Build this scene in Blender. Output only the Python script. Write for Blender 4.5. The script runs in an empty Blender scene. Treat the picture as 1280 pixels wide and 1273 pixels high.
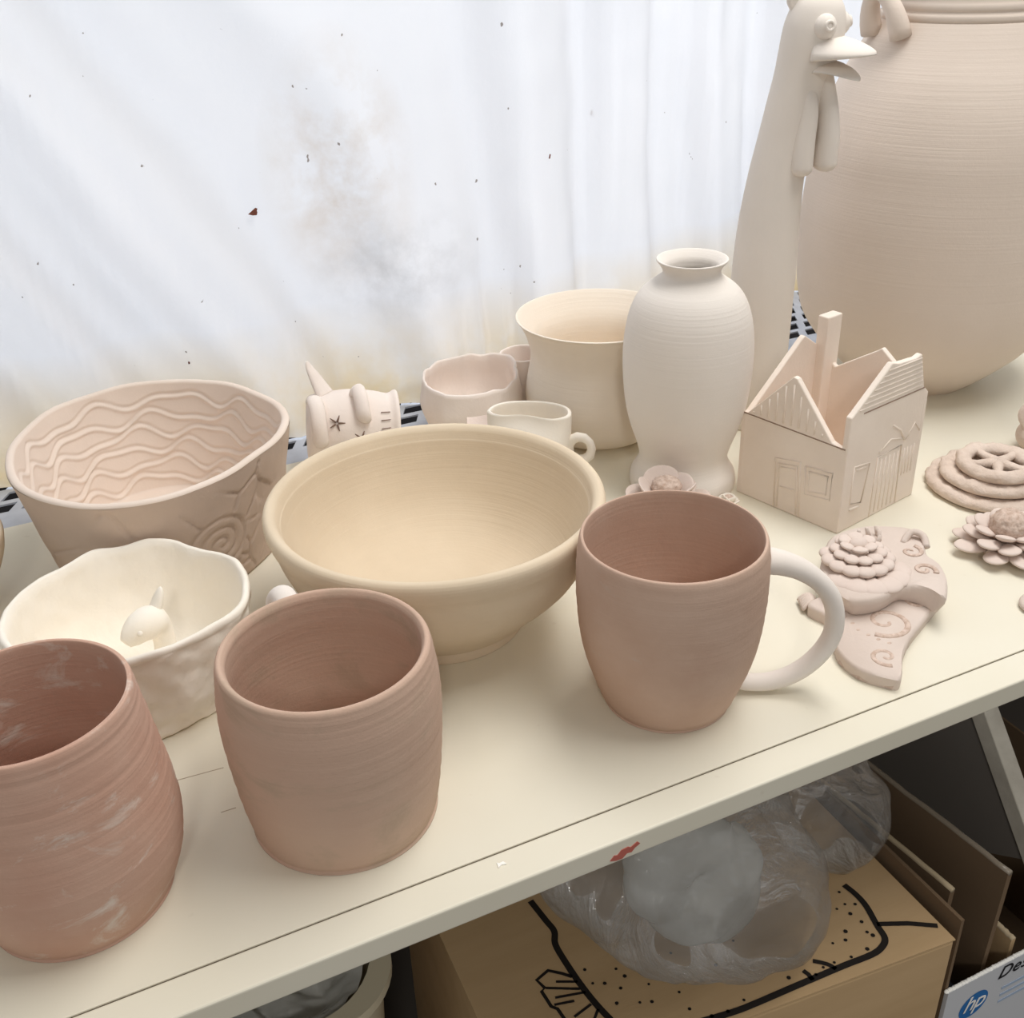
import bpy, math, random
from mathutils import Vector, Matrix, noise
random.seed(7)
PI = math.pi
sc = bpy.context.scene
col = sc.collection

# ------------------------------------------------------------------ helpers
class MB:
    def __init__(s): s.v = []; s.f = []
    def add(s, v, f):
        n = len(s.v); s.v += [tuple(p) for p in v]; s.f += [tuple(i + n for i in q) for q in f]; return s
    def box(s, a, b, mat=None):
        x0, y0, z0 = a; x1, y1, z1 = b
        v = [(x0,y0,z0),(x1,y0,z0),(x1,y1,z0),(x0,y1,z0),(x0,y0,z1),(x1,y0,z1),(x1,y1,z1),(x0,y1,z1)]
        if mat: v = [mat @ Vector(p) for p in v]
        return s.add(v, [(0,3,2,1),(4,5,6,7),(0,1,5,4),(1,2,6,5),(2,3,7,6),(3,0,4,7)])
    def lathe(s, prof, seg=96, fn=None, close=False):
        """prof: (r, z) list; fn(theta, i, r, z) -> (x, y, z)"""
        v = []; f = []; rings = []
        for i, (r, z) in enumerate(prof):
            if r < 1e-6:
                rings.append([len(v)]); v.append(fn(0, i, 0, z) if fn else (0, 0, z))
            else:
                rings.append(list(range(len(v), len(v) + seg)))
                for k in range(seg):
                    t = 2 * PI * k / seg
                    v.append(fn(t, i, r, z) if fn else (r * math.cos(t), r * math.sin(t), z))
        pairs = list(zip(rings[:-1], rings[1:]))
        if close: pairs.append((rings[-1], rings[0]))
        for a, b in pairs:
            for k in range(seg):
                k2 = (k + 1) % seg
                if len(a) == 1 and len(b) == 1: continue
                if len(a) == 1: f.append((a[0], b[k2], b[k]))
                elif len(b) == 1: f.append((a[k], a[k2], b[0]))
                else: f.append((a[k], a[k2], b[k2], b[k]))
        return s.add(v, f)
    def tube(s, pts, rad, seg=12, closed=False, flat=1.0, up=None, caps=True):
        pts = [Vector(p) for p in pts]; n = len(pts)
        if not hasattr(rad, '__len__'): rad = [rad] * n
        v = []; f = []; u = None
        for i in range(n):
            if closed: t = pts[(i + 1) % n] - pts[i - 1]
            else: t = pts[min(i + 1, n - 1)] - pts[max(i - 1, 0)]
            t.normalize()
            if up is not None: u = Vector(up) - t * t.dot(Vector(up))
            elif u is None:
                a = Vector((0, 0, 1)) if abs(t.z) < .9 else Vector((1, 0, 0)); u = a - t * a.dot(t)
            else: u = u - t * t.dot(u)
            u.normalize(); w = t.cross(u)
            for k in range(seg):
                an = 2 * PI * k / seg
                v.append(pts[i] + u * math.cos(an) * rad[i] * flat + w * math.sin(an) * rad[i])
        for i in range(n if closed else n - 1):
            j = (i + 1) % n
            for k in range(seg):
                k2 = (k + 1) % seg
                f.append((i*seg+k, i*seg+k2, j*seg+k2, j*seg+k))
        if not closed and caps:
            v.append(pts[0]); v.append(pts[-1]); a = n * seg
            for k in range(seg):
                k2 = (k + 1) % seg
                f.append((a, k2, k)); f.append((a+1, (n-1)*seg+k, (n-1)*seg+k2))
        return s.add(v, f)
    def prism(s, poly, z0, z1, fn=None):
        n = len(poly)
        v = [(p[0], p[1], z0) for p in poly] + [(p[0], p[1], z1) for p in poly]
        if fn: v = [fn(*p) for p in v]
        f = [tuple(range(n - 1, -1, -1)), tuple(range(n, 2 * n))]
        f += [(i, (i + 1) % n, n + (i + 1) % n, n + i) for i in range(n)]
        return s.add(v, f)
    def ball(s, c, r, seg=24, rings=14, fn=None, mat=None):
        v = []; f = []
        rx, ry, rz = r if hasattr(r, '__len__') else (r, r, r)
        for i in range(rings + 1):
            ph = PI * i / rings
            for k in range(seg):
                t = 2 * PI * k / seg
                p = Vector((math.sin(ph)*math.cos(t), math.sin(ph)*math.sin(t), math.cos(ph)))
                q = Vector((p.x*rx, p.y*ry, p.z*rz))
                if fn: q = Vector(fn(q, p))
                if mat: q = mat @ q
                v.append(q + Vector(c))
        for i in range(rings):
            for k in range(seg):
                k2 = (k + 1) % seg
                f.append((i*seg+k, (i+1)*seg+k, (i+1)*seg+k2, i*seg+k2))
        return s.add(v, f)
    def build(s, name, mat, parent=None, loc=(0,0,0), smooth=True, rot=0, bevel=0, angle=None, sub=0, fix=True):
        me = bpy.data.meshes.new(name); me.from_pydata([tuple(p) for p in s.v], [], s.f); me.update()
        import bmesh
        bm = bmesh.new(); bm.from_mesh(me)
        bmesh.ops.remove_doubles(bm, verts=bm.verts, dist=1e-6)
        if fix: bmesh.ops.recalc_face_normals(bm, faces=bm.faces)
        bm.to_mesh(me); bm.free()
        me.polygons.foreach_set('use_smooth', [smooth] * len(me.polygons))
        if mat: me.materials.append(mat)
        o = bpy.data.objects.new(name, me); col.objects.link(o)
        o.location = loc; o.rotation_euler.z = rot
        if parent: o.parent = parent
        if bevel:
            m = o.modifiers.new('bevel', 'BEVEL'); m.width = bevel; m.segments = 3; m.limit_method = 'ANGLE'; m.angle_limit = math.radians(35)
            if smooth: m.harden_normals = False
        if sub:
            m = o.modifiers.new('sub', 'SUBSURF'); m.levels = sub; m.render_levels = sub
        if angle is not None and smooth:
            try: me.set_sharp_from_angle(angle=math.radians(angle))
            except Exception: pass
        return o

def tag(o, label, cat, group=None, kind=None):
    o['label'] = label; o['category'] = cat
    if group: o['group'] = group
    if kind: o['kind'] = kind
    return o
def thing(name, label, cat, loc=(0,0,0), rotz=0, group=None):
    o = bpy.data.objects.new(name, None); col.objects.link(o)
    o.empty_display_size = .02; o.location = loc; o.rotation_euler.z = rotz
    return tag(o, label, cat, group)
def nz(p, s=1.0, o=0.0): return noise.noise(Vector((p[0]*s + o, p[1]*s + o*.7, p[2]*s - o)))
def fbm(p, s, o=0.0, n=4):
    a = 0; w = 1
    for i in range(n): a += w * nz(p, s * 2**i, o + 3.1*i); w *= .5
    return a
def lerp(a, b, t): return a + (b - a) * t
def sstep(a, b, x):
    t = min(1, max(0, (x - a) / (b - a))); return t*t*(3 - 2*t)
def spl(pts, n):
    """Catmull-Rom through points of any dimension, n samples per span"""
    P = [pts[0]] + list(pts) + [pts[-1]]; out = []
    for i in range(1, len(P) - 2):
        for k in range(n):
            t = k / n
            out.append(tuple(.5*((2*b) + (-a+c)*t + (2*a-5*b+4*c-d)*t*t + (-a+3*b-3*c+d)*t**3) for a, b, c, d in zip(P[i-1], P[i], P[i+1], P[i+2])))
    out.append(tuple(pts[-1])); return out

# ------------------------------------------------------------------ materials
def srgb(r, g, b):
    f = lambda c: (c/255/12.92) if c/255 <= .04045 else ((c/255 + .055)/1.055)**2.4
    return (f(r), f(g), f(b), 1)
class NT:
    def __init__(s, name):
        s.m = bpy.data.materials.new(name); s.m.use_nodes = True; s.n = s.m.node_tree.nodes; s.l = s.m.node_tree.links
        s.b = s.n['Principled BSDF']; s.out = s.n['Material Output']
        s.tc = s.n.new('ShaderNodeTexCoord')
    def noise(s, scale, detail=4, rough=.55, vec=None, stretch=None, dist=0):
        t = s.n.new('ShaderNodeTexNoise'); t.inputs['Scale'].default_value = scale; t.inputs['Detail'].default_value = detail
        t.inputs['Roughness'].default_value = rough; t.inputs['Distortion'].default_value = dist
        if stretch:
            mp = s.n.new('ShaderNodeMapping'); mp.inputs['Scale'].default_value = stretch
            s.l.new(s.tc.outputs['Object'], mp.inputs['Vector']); s.l.new(mp.outputs['Vector'], t.inputs['Vector'])
        else: s.l.new(vec or s.tc.outputs['Object'], t.inputs['Vector'])
        return t.outputs['Fac']
    def ramp(s, fac, stops):
        r = s.n.new('ShaderNodeValToRGB'); e = r.color_ramp.elements
        while len(e) < len(stops): e.new(.5)
        for el, (p, c) in zip(e, stops): el.position = p; el.color = c if hasattr(c, '__len__') else (c, c, c, 1)
        s.l.new(fac, r.inputs['Fac']); return r.outputs['Color']
    def mix(s, fac, a, b, mode='MIX'):
        x = s.n.new('ShaderNodeMix'); x.data_type = 'RGBA'; x.blend_type = mode
        for sock, v in ((x.inputs[0], fac), (x.inputs[6], a), (x.inputs[7], b)):
            if hasattr(v, 'links') or hasattr(v, 'is_linked'): s.l.new(v, sock)
            else: sock.default_value = v
        return x.outputs[2]
    def bump(s, h, strength=.2, dist=.001, normal=None):
        b = s.n.new('ShaderNodeBump'); b.inputs['Strength'].default_value = strength; b.inputs['Distance'].default_value = dist
        s.l.new(h, b.inputs['Height'])
        if normal: s.l.new(normal, b.inputs['Normal'])
        return b.outputs['Normal']
    def sep(s, ax):
        x = s.n.new('ShaderNodeSeparateXYZ'); s.l.new(s.tc.outputs['Object'], x.inputs[0]); return x.outputs[ax]
    def fin(s, color, rough=.85, normal=None, spec=.2):
        if hasattr(color, 'links'): s.l.new(color, s.b.inputs['Base Color'])
        else: s.b.inputs['Base Color'].default_value = color
        s.b.inputs['Roughness'].default_value = rough; s.b.inputs['Specular IOR Level'].default_value = spec
        if normal: s.l.new(normal, s.b.inputs['Normal'])
        return s.m

def clay(name, c1, c2, scale=18, bump=.15, rings=False, patch=None, patch_scale=25, patch_lo=.6, rough=.9, fine=500):
    t = NT(name)
    c = t.ramp(t.noise(scale, 5), [(.35, srgb(*c1)), (.68, srgb(*c2))])
    if patch:
        pf = t.ramp(t.noise(patch_scale, 6, .65, stretch=(1, 1, 1.7), dist=.6), [(patch_lo, 0.0), (patch_lo + .12, .75)])
        c = t.mix(pf, c, srgb(*patch))
    h = t.noise(fine, 3)
    n = t.bump(h, bump, .0006)
    if rings:
        n = t.bump(t.noise(60, 4, .6, stretch=(.12, .12, 9)), .35, .0007, n)
    return t.fin(c, rough, n)

M = {}
M['pink'] = clay('pink_bisque', (192,162,143), (201,174,156), 22, .2, True, (196,180,166), 20, .63)
M['pink_chalk'] = clay('pink_bisque_chalky', (190,152,133), (198,165,147), 22, .2, True, (216,207,197), 30, .565)
M['pink_grey'] = clay('pink_bisque_greyed', (196,166,147), (197,171,152), 16, .25, True, (182,160,140), 20, .52)
M['handle'] = clay('white_handle_clay', (226,217,208), (234,226,218), 20, .1)
M['buff'] = clay('buff_bisque', (211,194,169), (220,204,180), 12, .12, True)
M['buff_pot'] = clay('pale_buff_bisque', (230,219,204), (236,226,212), 10, .12, True)
M['vase'] = clay('white_bisque', (226,219,211), (232,225,217), 8, .1, True)
M['jar'] = clay('jar_bisque', (213,199,186), (219,206,194), 7, .15, True)
M['bird'] = clay('grey_white_bisque', (221,213,204), (227,219,210), 8, .1)
M['white'] = clay('white_pinch_clay', (240,233,220), (246,240,229), 14, .25)
M['oval'] = clay('hand_built_clay_shaded', (196,177,162), (204,185,170), 20, .25)  # outer wall copy, darkened: its shade is put into the colour
M['oval_in'] = clay('hand_built_clay_lit', (222,206,192), (228,213,200), 20, .15)  # same clay in a lighter copy, light inside the bowl painted in
M['house'] = clay('house_clay', (230,217,204), (236,224,212), 25, .25)
M['pinkwhite'] = clay('pinkish_white_clay', (208,193,182), (215,201,191), 25, .3)
M['cream'] = clay('cream_clay', (232,225,213), (238,231,220), 14, .15)
M['trivet'] = clay('rough_trivet_clay', (215,196,181), (222,206,193), 60, .8, fine=260)
t = NT('rough_trivet_bisque')
M['trivet'] = t.fin(t.ramp(t.noise(60, 5), [(.35, srgb(206,188,174)), (.68, srgb(220,204,191))]), .92, t.bump(t.noise(230, 4, .7), .7, .0014, t.bump(t.noise(90, 4, .6), .6, .002)))
M['pinch'] = clay('pale_pink_clay', (228,216,207), (234,223,214), 25, .3)
M['flower'] = clay('petal_clay', (212,196,186), (219,204,194), 30, .2)
M['stamp'] = clay('stamped_texture', (186,162,146), (216,197,184), 350, 1.0, fine=420)
M['line'] = NT('scored_line').fin(srgb(150,128,112), .9)
M['ink'] = NT('pressed_mark').fin(srgb(126,104,92), .9)

# painted shelf
t = NT('cream_paint')
c = t.ramp(t.noise(6, 4), [(.3, srgb(221,215,196)), (.7, srgb(227,222,206))])
c = t.mix(t.ramp(t.noise(90, 3, .5), [(.70, 0.0), (.76, .35)]), c, srgb(205,196,176))
M['shelf'] = t.fin(c, .5, t.bump(t.noise(120, 4, stretch=(.25, 1, 1)), .12, .0006), .35)
M['gap'] = NT('dark_joint').fin(srgb(90,78,64), .9)
M['scratch'] = NT('scratched_paint').fin(srgb(172,158,136), .9)
M['red'] = NT('red_paint').fin(srgb(184,104,92), .6)
M['chip'] = NT('white_paint_chip').fin(srgb(246,244,238), .6)
t = NT('galvanised_steel'); M['steel'] = t.fin(t.ramp(t.noise(40, 3), [(.3, srgb(168,174,186)), (.7, srgb(190,196,208))]), .45, None, .5); t.b.inputs['Metallic'].default_value = .15
M['dark'] = NT('hole_shade').fin(srgb(40,36,36), .95)  # near-black colour standing in for shade below the steel holes
M['leaf'] = NT('dry_leaf').fin(srgb(120,74,62), .85)

# curtain: thin cloth lit through by the daylight behind it
t = NT('white_curtain_cloth')
base = srgb(238,238,240)
zz = t.sep(2)
low = t.n.new('ShaderNodeMapRange'); low.inputs['From Min'].default_value = .095; low.inputs['From Max'].default_value = .0; t.l.new(zz, low.inputs['Value'])
nn = t.noise(7, 5, .6)
mm = t.n.new('ShaderNodeMath'); mm.operation = 'MULTIPLY'; t.l.new(low.outputs[0], mm.inputs[0]); t.l.new(t.ramp(nn, [(.28, .1), (.50, 1.0)]), mm.inputs[1])
c = t.mix(mm.outputs[0], base, srgb(230,206,160))
# a long tan water stain in the upper middle, and grey soiling below it
mp = t.n.new('ShaderNodeMapping'); mp.inputs['Location'].default_value = ((.4-.245)*16, 0, -.20*9); mp.inputs['Scale'].default_value = (16, 0, 9)
t.l.new(t.tc.outputs['Object'], mp.inputs['Vector'])
gr = t.n.new('ShaderNodeTexGradient'); gr.gradient_type = 'SPHERICAL'; t.l.new(mp.outputs[0], gr.inputs[0])
st = t.n.new('ShaderNodeMath'); st.operation = 'MULTIPLY'; t.l.new(gr.outputs['Fac'], st.inputs[0]); t.l.new(t.ramp(t.noise(20, 5, .6, dist=.15), [(.38, 0.0), (.70, .95)]), st.inputs[1])
c = t.mix(st.outputs[0], c, srgb(205,186,164))
mp2 = t.n.new('ShaderNodeMapping'); mp2.inputs['Location'].default_value = ((.4-.285)*12, 0, -.12*17); mp2.inputs['Scale'].default_value = (12, 0, 17)
t.l.new(t.tc.outputs['Object'], mp2.inputs['Vector'])
gr2 = t.n.new('ShaderNodeTexGradient'); gr2.gradient_type = 'SPHERICAL'; t.l.new(mp2.outputs[0], gr2.inputs[0])
st2 = t.n.new('ShaderNodeMath'); st2.operation = 'MULTIPLY'; t.l.new(gr2.outputs['Fac'], st2.inputs[0]); t.l.new(t.ramp(t.noise(30, 5, .6), [(.40, 0.0), (.72, .7)]), st2.inputs[1])
c = t.mix(st2.outputs[0], c, srgb(186,184,182))
c = t.mix(t.ramp(t.noise(150, 2, .4), [(.780, 0.0), (.795, .8)]), c, srgb(120,104,92))
tr = t.n.new('ShaderNodeBsdfTranslucent'); df = t.n.new('ShaderNodeBsdfDiffuse'); mx = t.n.new('ShaderNodeMixShader'); mx.inputs[0].default_value = .5
bn = t.bump(t.noise(28, 5, .6), .25, .004)
for s_ in (tr, df): t.l.new(c, s_.inputs['Color']); t.l.new(bn, s_.inputs['Normal'])
t.l.new(df.outputs[0], mx.inputs[1]); t.l.new(tr.outputs[0], mx.inputs[2]); t.l.new(mx.outputs[0], t.out.inputs['Surface'])
M['curtain'] = t.m

t = NT('cardboard'); M['card'] = t.fin(t.ramp(t.noise(5, 4, stretch=(1, 8, 8)), [(.3, srgb(190,160,120)), (.7, srgb(200,170,130))]), .85, t.bump(t.noise(80, 3, stretch=(1, 6, 6)), .1, .001))
M['card_dark'] = NT('brown_cardboard').fin(srgb(120,99,77), .9)
M['card_torn'] = NT('torn_card_edge').fin(srgb(190,172,142), .95)
M['marker'] = NT('black_marker').fin(srgb(38,33,30), .6)
M['white_card'] = NT('white_card').fin(srgb(206,208,212), .6)
M['blue'] = NT('blue_print').fin(srgb(44,112,178), .5)
M['print'] = NT('black_print').fin(srgb(32,32,36), .6)
M['grey_board'] = NT('grey_board').fin(srgb(128,122,116), .8)
M['pale_trim'] = clay('chipped_pale_paint', (205,198,184), (226,220,206), 40, .3)
M['floor'] = NT('dark_floor').fin(srgb(92,86,80), .8)
M['wall'] = NT('dull_wall').fin(srgb(120,114,106), .9)
M['tub'] = NT('cream_plastic').fin(srgb(208,198,172), .45, None, .4)
M['tape'] = NT('clear_tape').fin(srgb(150,138,122), .25, None, .5)
def plastic(name, tint, dens, rough=.11, gloss=.65):
    t = NT(name)
    tp = t.n.new('ShaderNodeBsdfTransparent'); tp.inputs['Color'].default_value = (.96, .96, .96, 1)
    gl = t.n.new('ShaderNodeBsdfGlossy'); gl.inputs['Roughness'].default_value = rough; gl.inputs['Color'].default_value = (1, .985, .96, 1)
    df = t.n.new('ShaderNodeBsdfDiffuse'); df.inputs['Color'].default_value = srgb(*tint)
    m1 = t.n.new('ShaderNodeMixShader'); m2 = t.n.new('ShaderNodeMixShader')
    lw = t.n.new('ShaderNodeLayerWeight'); lw.inputs['Blend'].default_value = .30
    n = t.bump(t.noise(34, 5, .6, dist=2.4), .7, .008)
    t.l.new(n, gl.inputs['Normal'])
    mu = t.n.new('ShaderNodeMath'); mu.operation = 'MULTIPLY'; t.l.new(lw.outputs['Fresnel'], mu.inputs[0]); mu.inputs[1].default_value = gloss
    m1.inputs[0].default_value = dens
    t.l.new(tp.outputs[0], m1.inputs[1]); t.l.new(df.outputs[0], m1.inputs[2])
    t.l.new(mu.outputs[0], m2.inputs[0])
    t.l.new(m1.outputs[0], m2.inputs[1]); t.l.new(gl.outputs[0], m2.inputs[2]); t.l.new(m2.outputs[0], t.out.inputs['Surface'])
    return t.m
M['bag'] = plastic('clear_plastic', (222,222,220), .10)
M['liner'] = plastic('liner_plastic', (228,228,222), .62, .10, .9)
M['bag_in'] = plastic('milky_plastic', (226,227,222), .42)

# ------------------------------------------------------------------ setting
o = MB().box((-1.6, -.8, -.83), (2.6, 1.3, -.80)).build('floor', M['floor'], smooth=False); o['kind'] = 'structure'
o = MB().box((-1.6, .98, -.80), (2.6, 1.01, -.03)).box((-1.6, .98, -.03), (-.85, 1.01, 1.60)).box((1.85, .98, -.03), (2.6, 1.01, 1.60)).box((-.85, .98, 1.30), (1.85, 1.01, 1.60)).build('wall_back', M['wall'], smooth=False); o['kind'] = 'structure'

# painted plank shelf
sh = thing('painted_shelf', 'long cream painted wooden shelf board carrying all the pottery', 'shelf', (.4, .54, 0))
ox, oy = -.4, -.54
MB().box((-1.0+ox, .3308+oy, -.014), (1.9+ox, .768+oy, 0)).build('board', M['shelf'], sh, smooth=False, bevel=.0004)
MB().box((-1.0+ox, .311+oy, -.0135), (1.9+ox, .3302+oy, 0)).build('edge_strip', M['shelf'], sh, smooth=False, bevel=.0012)
MB().box((-1.0+ox, .3300+oy, -.013), (1.9+ox, .3311+oy, -.0009)).build('joint', M['gap'], sh, smooth=False)
for x in (-.55, 1.35):
    b = MB()
    for y in (.36, .70): b.box((x-.02+ox, y+oy, -.80), (x+.02+ox, y+.04+oy, -.014))
    b.build('trestle', M['pale_trim'], sh, smooth=False, bevel=.002)
# red smear on the front edge, white chip on the strip
MB().prism([(.184,-.0105),(.1862,-.0080),(.1880,-.0086),(.1900,-.0062),(.1935,-.0058),(.1950,-.0068),(.1985,-.0048),(.2000,-.0066),(.1972,-.0080),(.1955,-.0100),(.1930,-.0096),(.1905,-.0118),(.1870,-.0116)], 0, .0004,
    lambda x, y, z: (x+ox, .3110 - z + oy, y)).build('red_paint_smear', M['red'], sh, smooth=False)
MB().prism([(.1325,.3215),(.1345,.3225),(.1368,.322),(.1360,.3240),(.1340,.3238),(.1330,.3246)], 0, .0006, lambda x, y, z: (x+ox, y+oy, z)).build('paint_chip', M['chip'], sh, smooth=False)
for (xa, ya), (xb, yb) in [((.0100,.4470),(.0360,.4450)), ((.0280,.4142),(.0352,.4140))]:
    MB().prism([(xa+ox, ya+oy), (xb+ox, yb+oy), (xb+ox, yb+.0005+oy), (xa+ox, ya+.0004+oy)], -.0003, .0001).build('scratch', M['scratch'], sh, smooth=False)

# perforated steel sheet behind the board
g = thing('perforated_steel_sheet', 'galvanised steel sheet with diamond shaped holes behind the painted shelf', 'metal sheet', (.4, .9, -.004))
v = []; f = []
x0, x1, y0, y1, px_, py_ = -.7, 1.3, .7695, 1.0, .0270, .0195
# lattice of cells; each cell is a frame around a slanted hole
def frame_cell(cx, cy, hx, hy, hole):
    n = len(v)
    outer = [(cx-hx,cy-hy),(cx+hx,cy-hy),(cx+hx,cy+hy),(cx-hx,cy+hy)]
    sk = .0036
    inner = [(cx-hole[0]-sk,cy-hole[1]),(cx+hole[0]-sk,cy-hole[1]),(cx+hole[0]+sk,cy+hole[1]),(cx-hole[0]+sk,cy+hole[1])]
    for z in (0, -.0015):
        for p in outer + inner: v.append((p[0]-.4, p[1]-.9, z))
    for k in range(4):
        k2 = (k+1) % 4
        f.append((n+k, n+k2, n+4+k2, n+4+k)); f.append((n+8+k, n+12+k, n+12+k2, n+8+k2)); f.append((n+4+k, n+4+k2, n+12+k2, n+12+k))
row = 0; y = .8085
while y < y1:
    x = x0 + (px_/2 if row % 2 else 0)
    while x < x1:
        frame_cell(x, y, px_/2, py_/2, (.0092, .0068)); x += px_
    y += py_; row += 1
ms = MB(); ms.v = v; ms.f = f
ms.box((x0-.4, .7700-.9, -.0015), (x1-.4, .8085-py_/2-.9, 0))
ms.build('perforated_plate', M['steel'], g, smooth=False, fix=False)
MB().box((x0-.4, .7700-.9, -.010), (x1-.4, .7715-.9, -.0015)).build('front_flange', M['steel'], g, smooth=False)
MB().box((x0-.4, .7725-.9, -.06), (x1-.4, 1.0-.9, -.05)).build('shade_backing', M['dark'], g, smooth=False)  # added dark sheet that paints the shade seen through the holes

# curtain
b = MB(); nx, nzv = 300, 150
cx0, cx1, ch = -.75, 1.7, 1.15
for j in range(nzv + 1):
    tz = j / nzv; z = -.003 + ch * tz**1.5
    for i in range(nx + 1):
        x = cx0 + (cx1 - cx0) * i / nx
        k = lerp(.55, .06, sstep(.05, .42, x))
        s_ = x + k * z
        yb = .846 - .010*sstep(.15, .32, x)*(1 - sstep(.36,.5,x)) + .075 * sstep(.40, .72, x) - .04*sstep(.9,1.3,x)
        a = .0135*math.sin(2*PI*s_/.115 + 1.1*nz((s_*4, z*3, 0)) + .4) + .0045*math.sin(2*PI*s_/.047 + 2.2*nz((s_*7, z*4, 2)))
        a += .018*nz((s_*6, z*2.2, 5)) + .005*nz((x*14, z*9, 9)) + .0022*nz((x*38, z*30, 3))
        low = 1 - sstep(.0, .075, z)
        a += low * (.007*nz((x*22, z*60, 1)) - .006 + .012*low*nz((x*9, 0, 7)))
        # gathers pulled to the point near x=.335
        gth = math.exp(-((x-.372)/.035)**2) * (1 - sstep(.02, .16, z))
        a -= gth * .010 * math.sin((x-.372)*240)
        b.v.append((x-.4, yb + a - .85, z))
for j in range(nzv):
    for i in range(nx):
        p = j*(nx+1)+i; b.f.append((p, p+1, p+nx+2, p+nx+1))
cur = b.build('curtain', M['curtain'], None, (.4, .85, 0), fix=False)
tag(cur, 'sheer white stained curtain hanging behind the shelf with daylight through it', 'curtain')
# dead leaf scrap and bits of debris caught on it
def curtain_bit(name, label, cat, x, z, poly, mat):
    k = lerp(.55, .06, sstep(.05, .42, x)); s_ = x + k*z
    best = min(((vv.co.x + .4 - x)**2 + (vv.co.z - z)**2, vv.co.y + .85) for vv in cur.data.vertices)
    o = MB().prism(poly, 0, .0008, lambda a, c_, d: (a, -d, c_)).build(name, mat, None, (x, best[1] - .0016, z), smooth=False)
    return tag(o, label, cat)
curtain_bit('leaf_scrap', 'brown scrap of dead leaf stuck on the white curtain', 'leaf', .177, .176,
    [(-.0042,-.0012),(-.001,-.0024),(.0022,-.0026),(.003,-.0004),(.0026,.0006),(.0034,.0022),(.0020,.0030),(-.0006,.0012)], M['leaf'])
curtain_bit('seed_husk', 'tiny dark husk on the curtain above the flared pot, higher of two', 'debris', .487, .216, [(-.0005,-.002),(.0005,-.0018),(.0008,.0016),(0,.0022)], M['leaf'])
curtain_bit('seed_husk', 'tiny dark husk on the curtain above the flared pot, lower of two', 'debris', .426, .192, [(-.0008,-.0016),(.0002,-.0018),(.0009,.0016),(.0002,.0019)], M['leaf'])
curtain_bit('grit_speck', 'dark round speck on curtain just above the wave lined oval bowl', 'debris', .109, .063, [(-.0006,-.0009),(.0006,-.0009),(.0008,.0004),(0,.0012),(-.0007,.0006)], M['leaf'])

# ------------------------------------------------------------------ thrown pots
def ring_noise(amp, sd):
    def fn(t, i, r, z):
        d = 1 + amp * (nz((math.cos(t)*1.2, math.sin(t)*1.2, z*30), 1, sd))
        return (r*d*math.cos(t), r*d*math.sin(t), z)
    return fn
def throwing(prof, lo, hi, amp, per, sd=0):
    """subdivide the profile and add faint throwing ridges between indices lo..hi"""
    out = spl(prof, 5)
    n = len(out); res = []
    for i, (r, z) in enumerate(out):
        fr = i / 5
        if lo <= fr <= hi and r > .012: r += amp * math.sin(z / per * 2*PI + sd) * .6 + amp * nz((z*400, sd, i*.01))
        res.append((max(r, 0), z))
    res[0] = (0, res[0][1]); res[-1] = (0, res[-1][1])
    return res
m3c = (.2659, .3920)
mug3 = [(0,0),(.031,0),(.0335,.0012),(.0362,.006),(.0405,.018),(.0442,.030),(.0468,.043),(.0482,.058),(.0488,.072),(.0486,.086),(.0476,.096),(.0468,.0994),(.0459,.1004),(.0449,.0994),(.0450,.090),(.0456,.072),(.0446,.050),(.0415,.030),(.034,.014),(.020,.008),(0,.007)]
t3 = thing('mug', 'pink clay mug with white looped handle, tallest mug at front right', 'mug', (*m3c, 0), 0, 'pink clay mugs')
MB().lathe(throwing(mug3, 3, 10, .00018, .006, 1), 128, ring_noise(.006, 3)).build('body', M['pink'], t3)
hd = Vector((.9, -.43, 0)).normalized()
path = [(.0472,.0832),(.0560,.0812),(.0660,.0768),(.0760,.0690),(.0830,.0590),(.0862,.0470),(.0855,.0345),(.0795,.0220),(.0690,.0115),(.0560,.0060),(.0440,.0058),(.0385,.0075)]
pp = spl(path, 5)
rr = [lerp(.0082, .0058, min(1, i/14)) if i < 30 else lerp(.0058, .0052, min(1, (i-30)/25)) for i in range(len(pp))]
h = MB().tube([hd*a + Vector((0,0,c_)) for a, c_ in pp], rr, 18, flat=.86, up=None).build('handle', M['handle'], t3)
h['label'] = 'white unglazed looped handle'

m2c = (.0837, .3914)
mug2 = [(0,0),(.0405,0),(.0430,.0012),(.0447,.006),(.0466,.018),(.0484,.033),(.0496,.048),(.0502,.062),(.0498,.074),(.0488,.084),(.0477,.0915),(.0468,.0942),(.0455,.0950),(.0440,.0940),(.0431,.0905),(.0437,.078),(.0452,.060),(.0448,.035),(.042,.016),(.032,.008),(0,.007)]
t2 = thing('mug', 'pink clay mug in front middle, barrel shaped with grey cast belly', 'mug', (*m2c, 0), 0, 'pink clay mugs')
MB().lathe(throwing(mug2, 3, 18, .0002, .0045, 2), 128, ring_noise(.006, 8)).build('body', M['pink_grey'], t2)
hd = Vector((-.05, 1, 0)).normalized()
pp = spl([(.0478,.0835),(.0560,.0862),(.0640,.0845),(.0745,.0740),(.0790,.0560),(.0760,.0360),(.0660,.0200),(.0560,.0150),(.0460,.0185)], 5)
h = MB().tube([hd*a + Vector((0,0,c_)) for a, c_ in pp], .0062, 18, flat=.86).build('handle', M['handle'], t2)
h['label'] = 'white unglazed handle'

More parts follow.
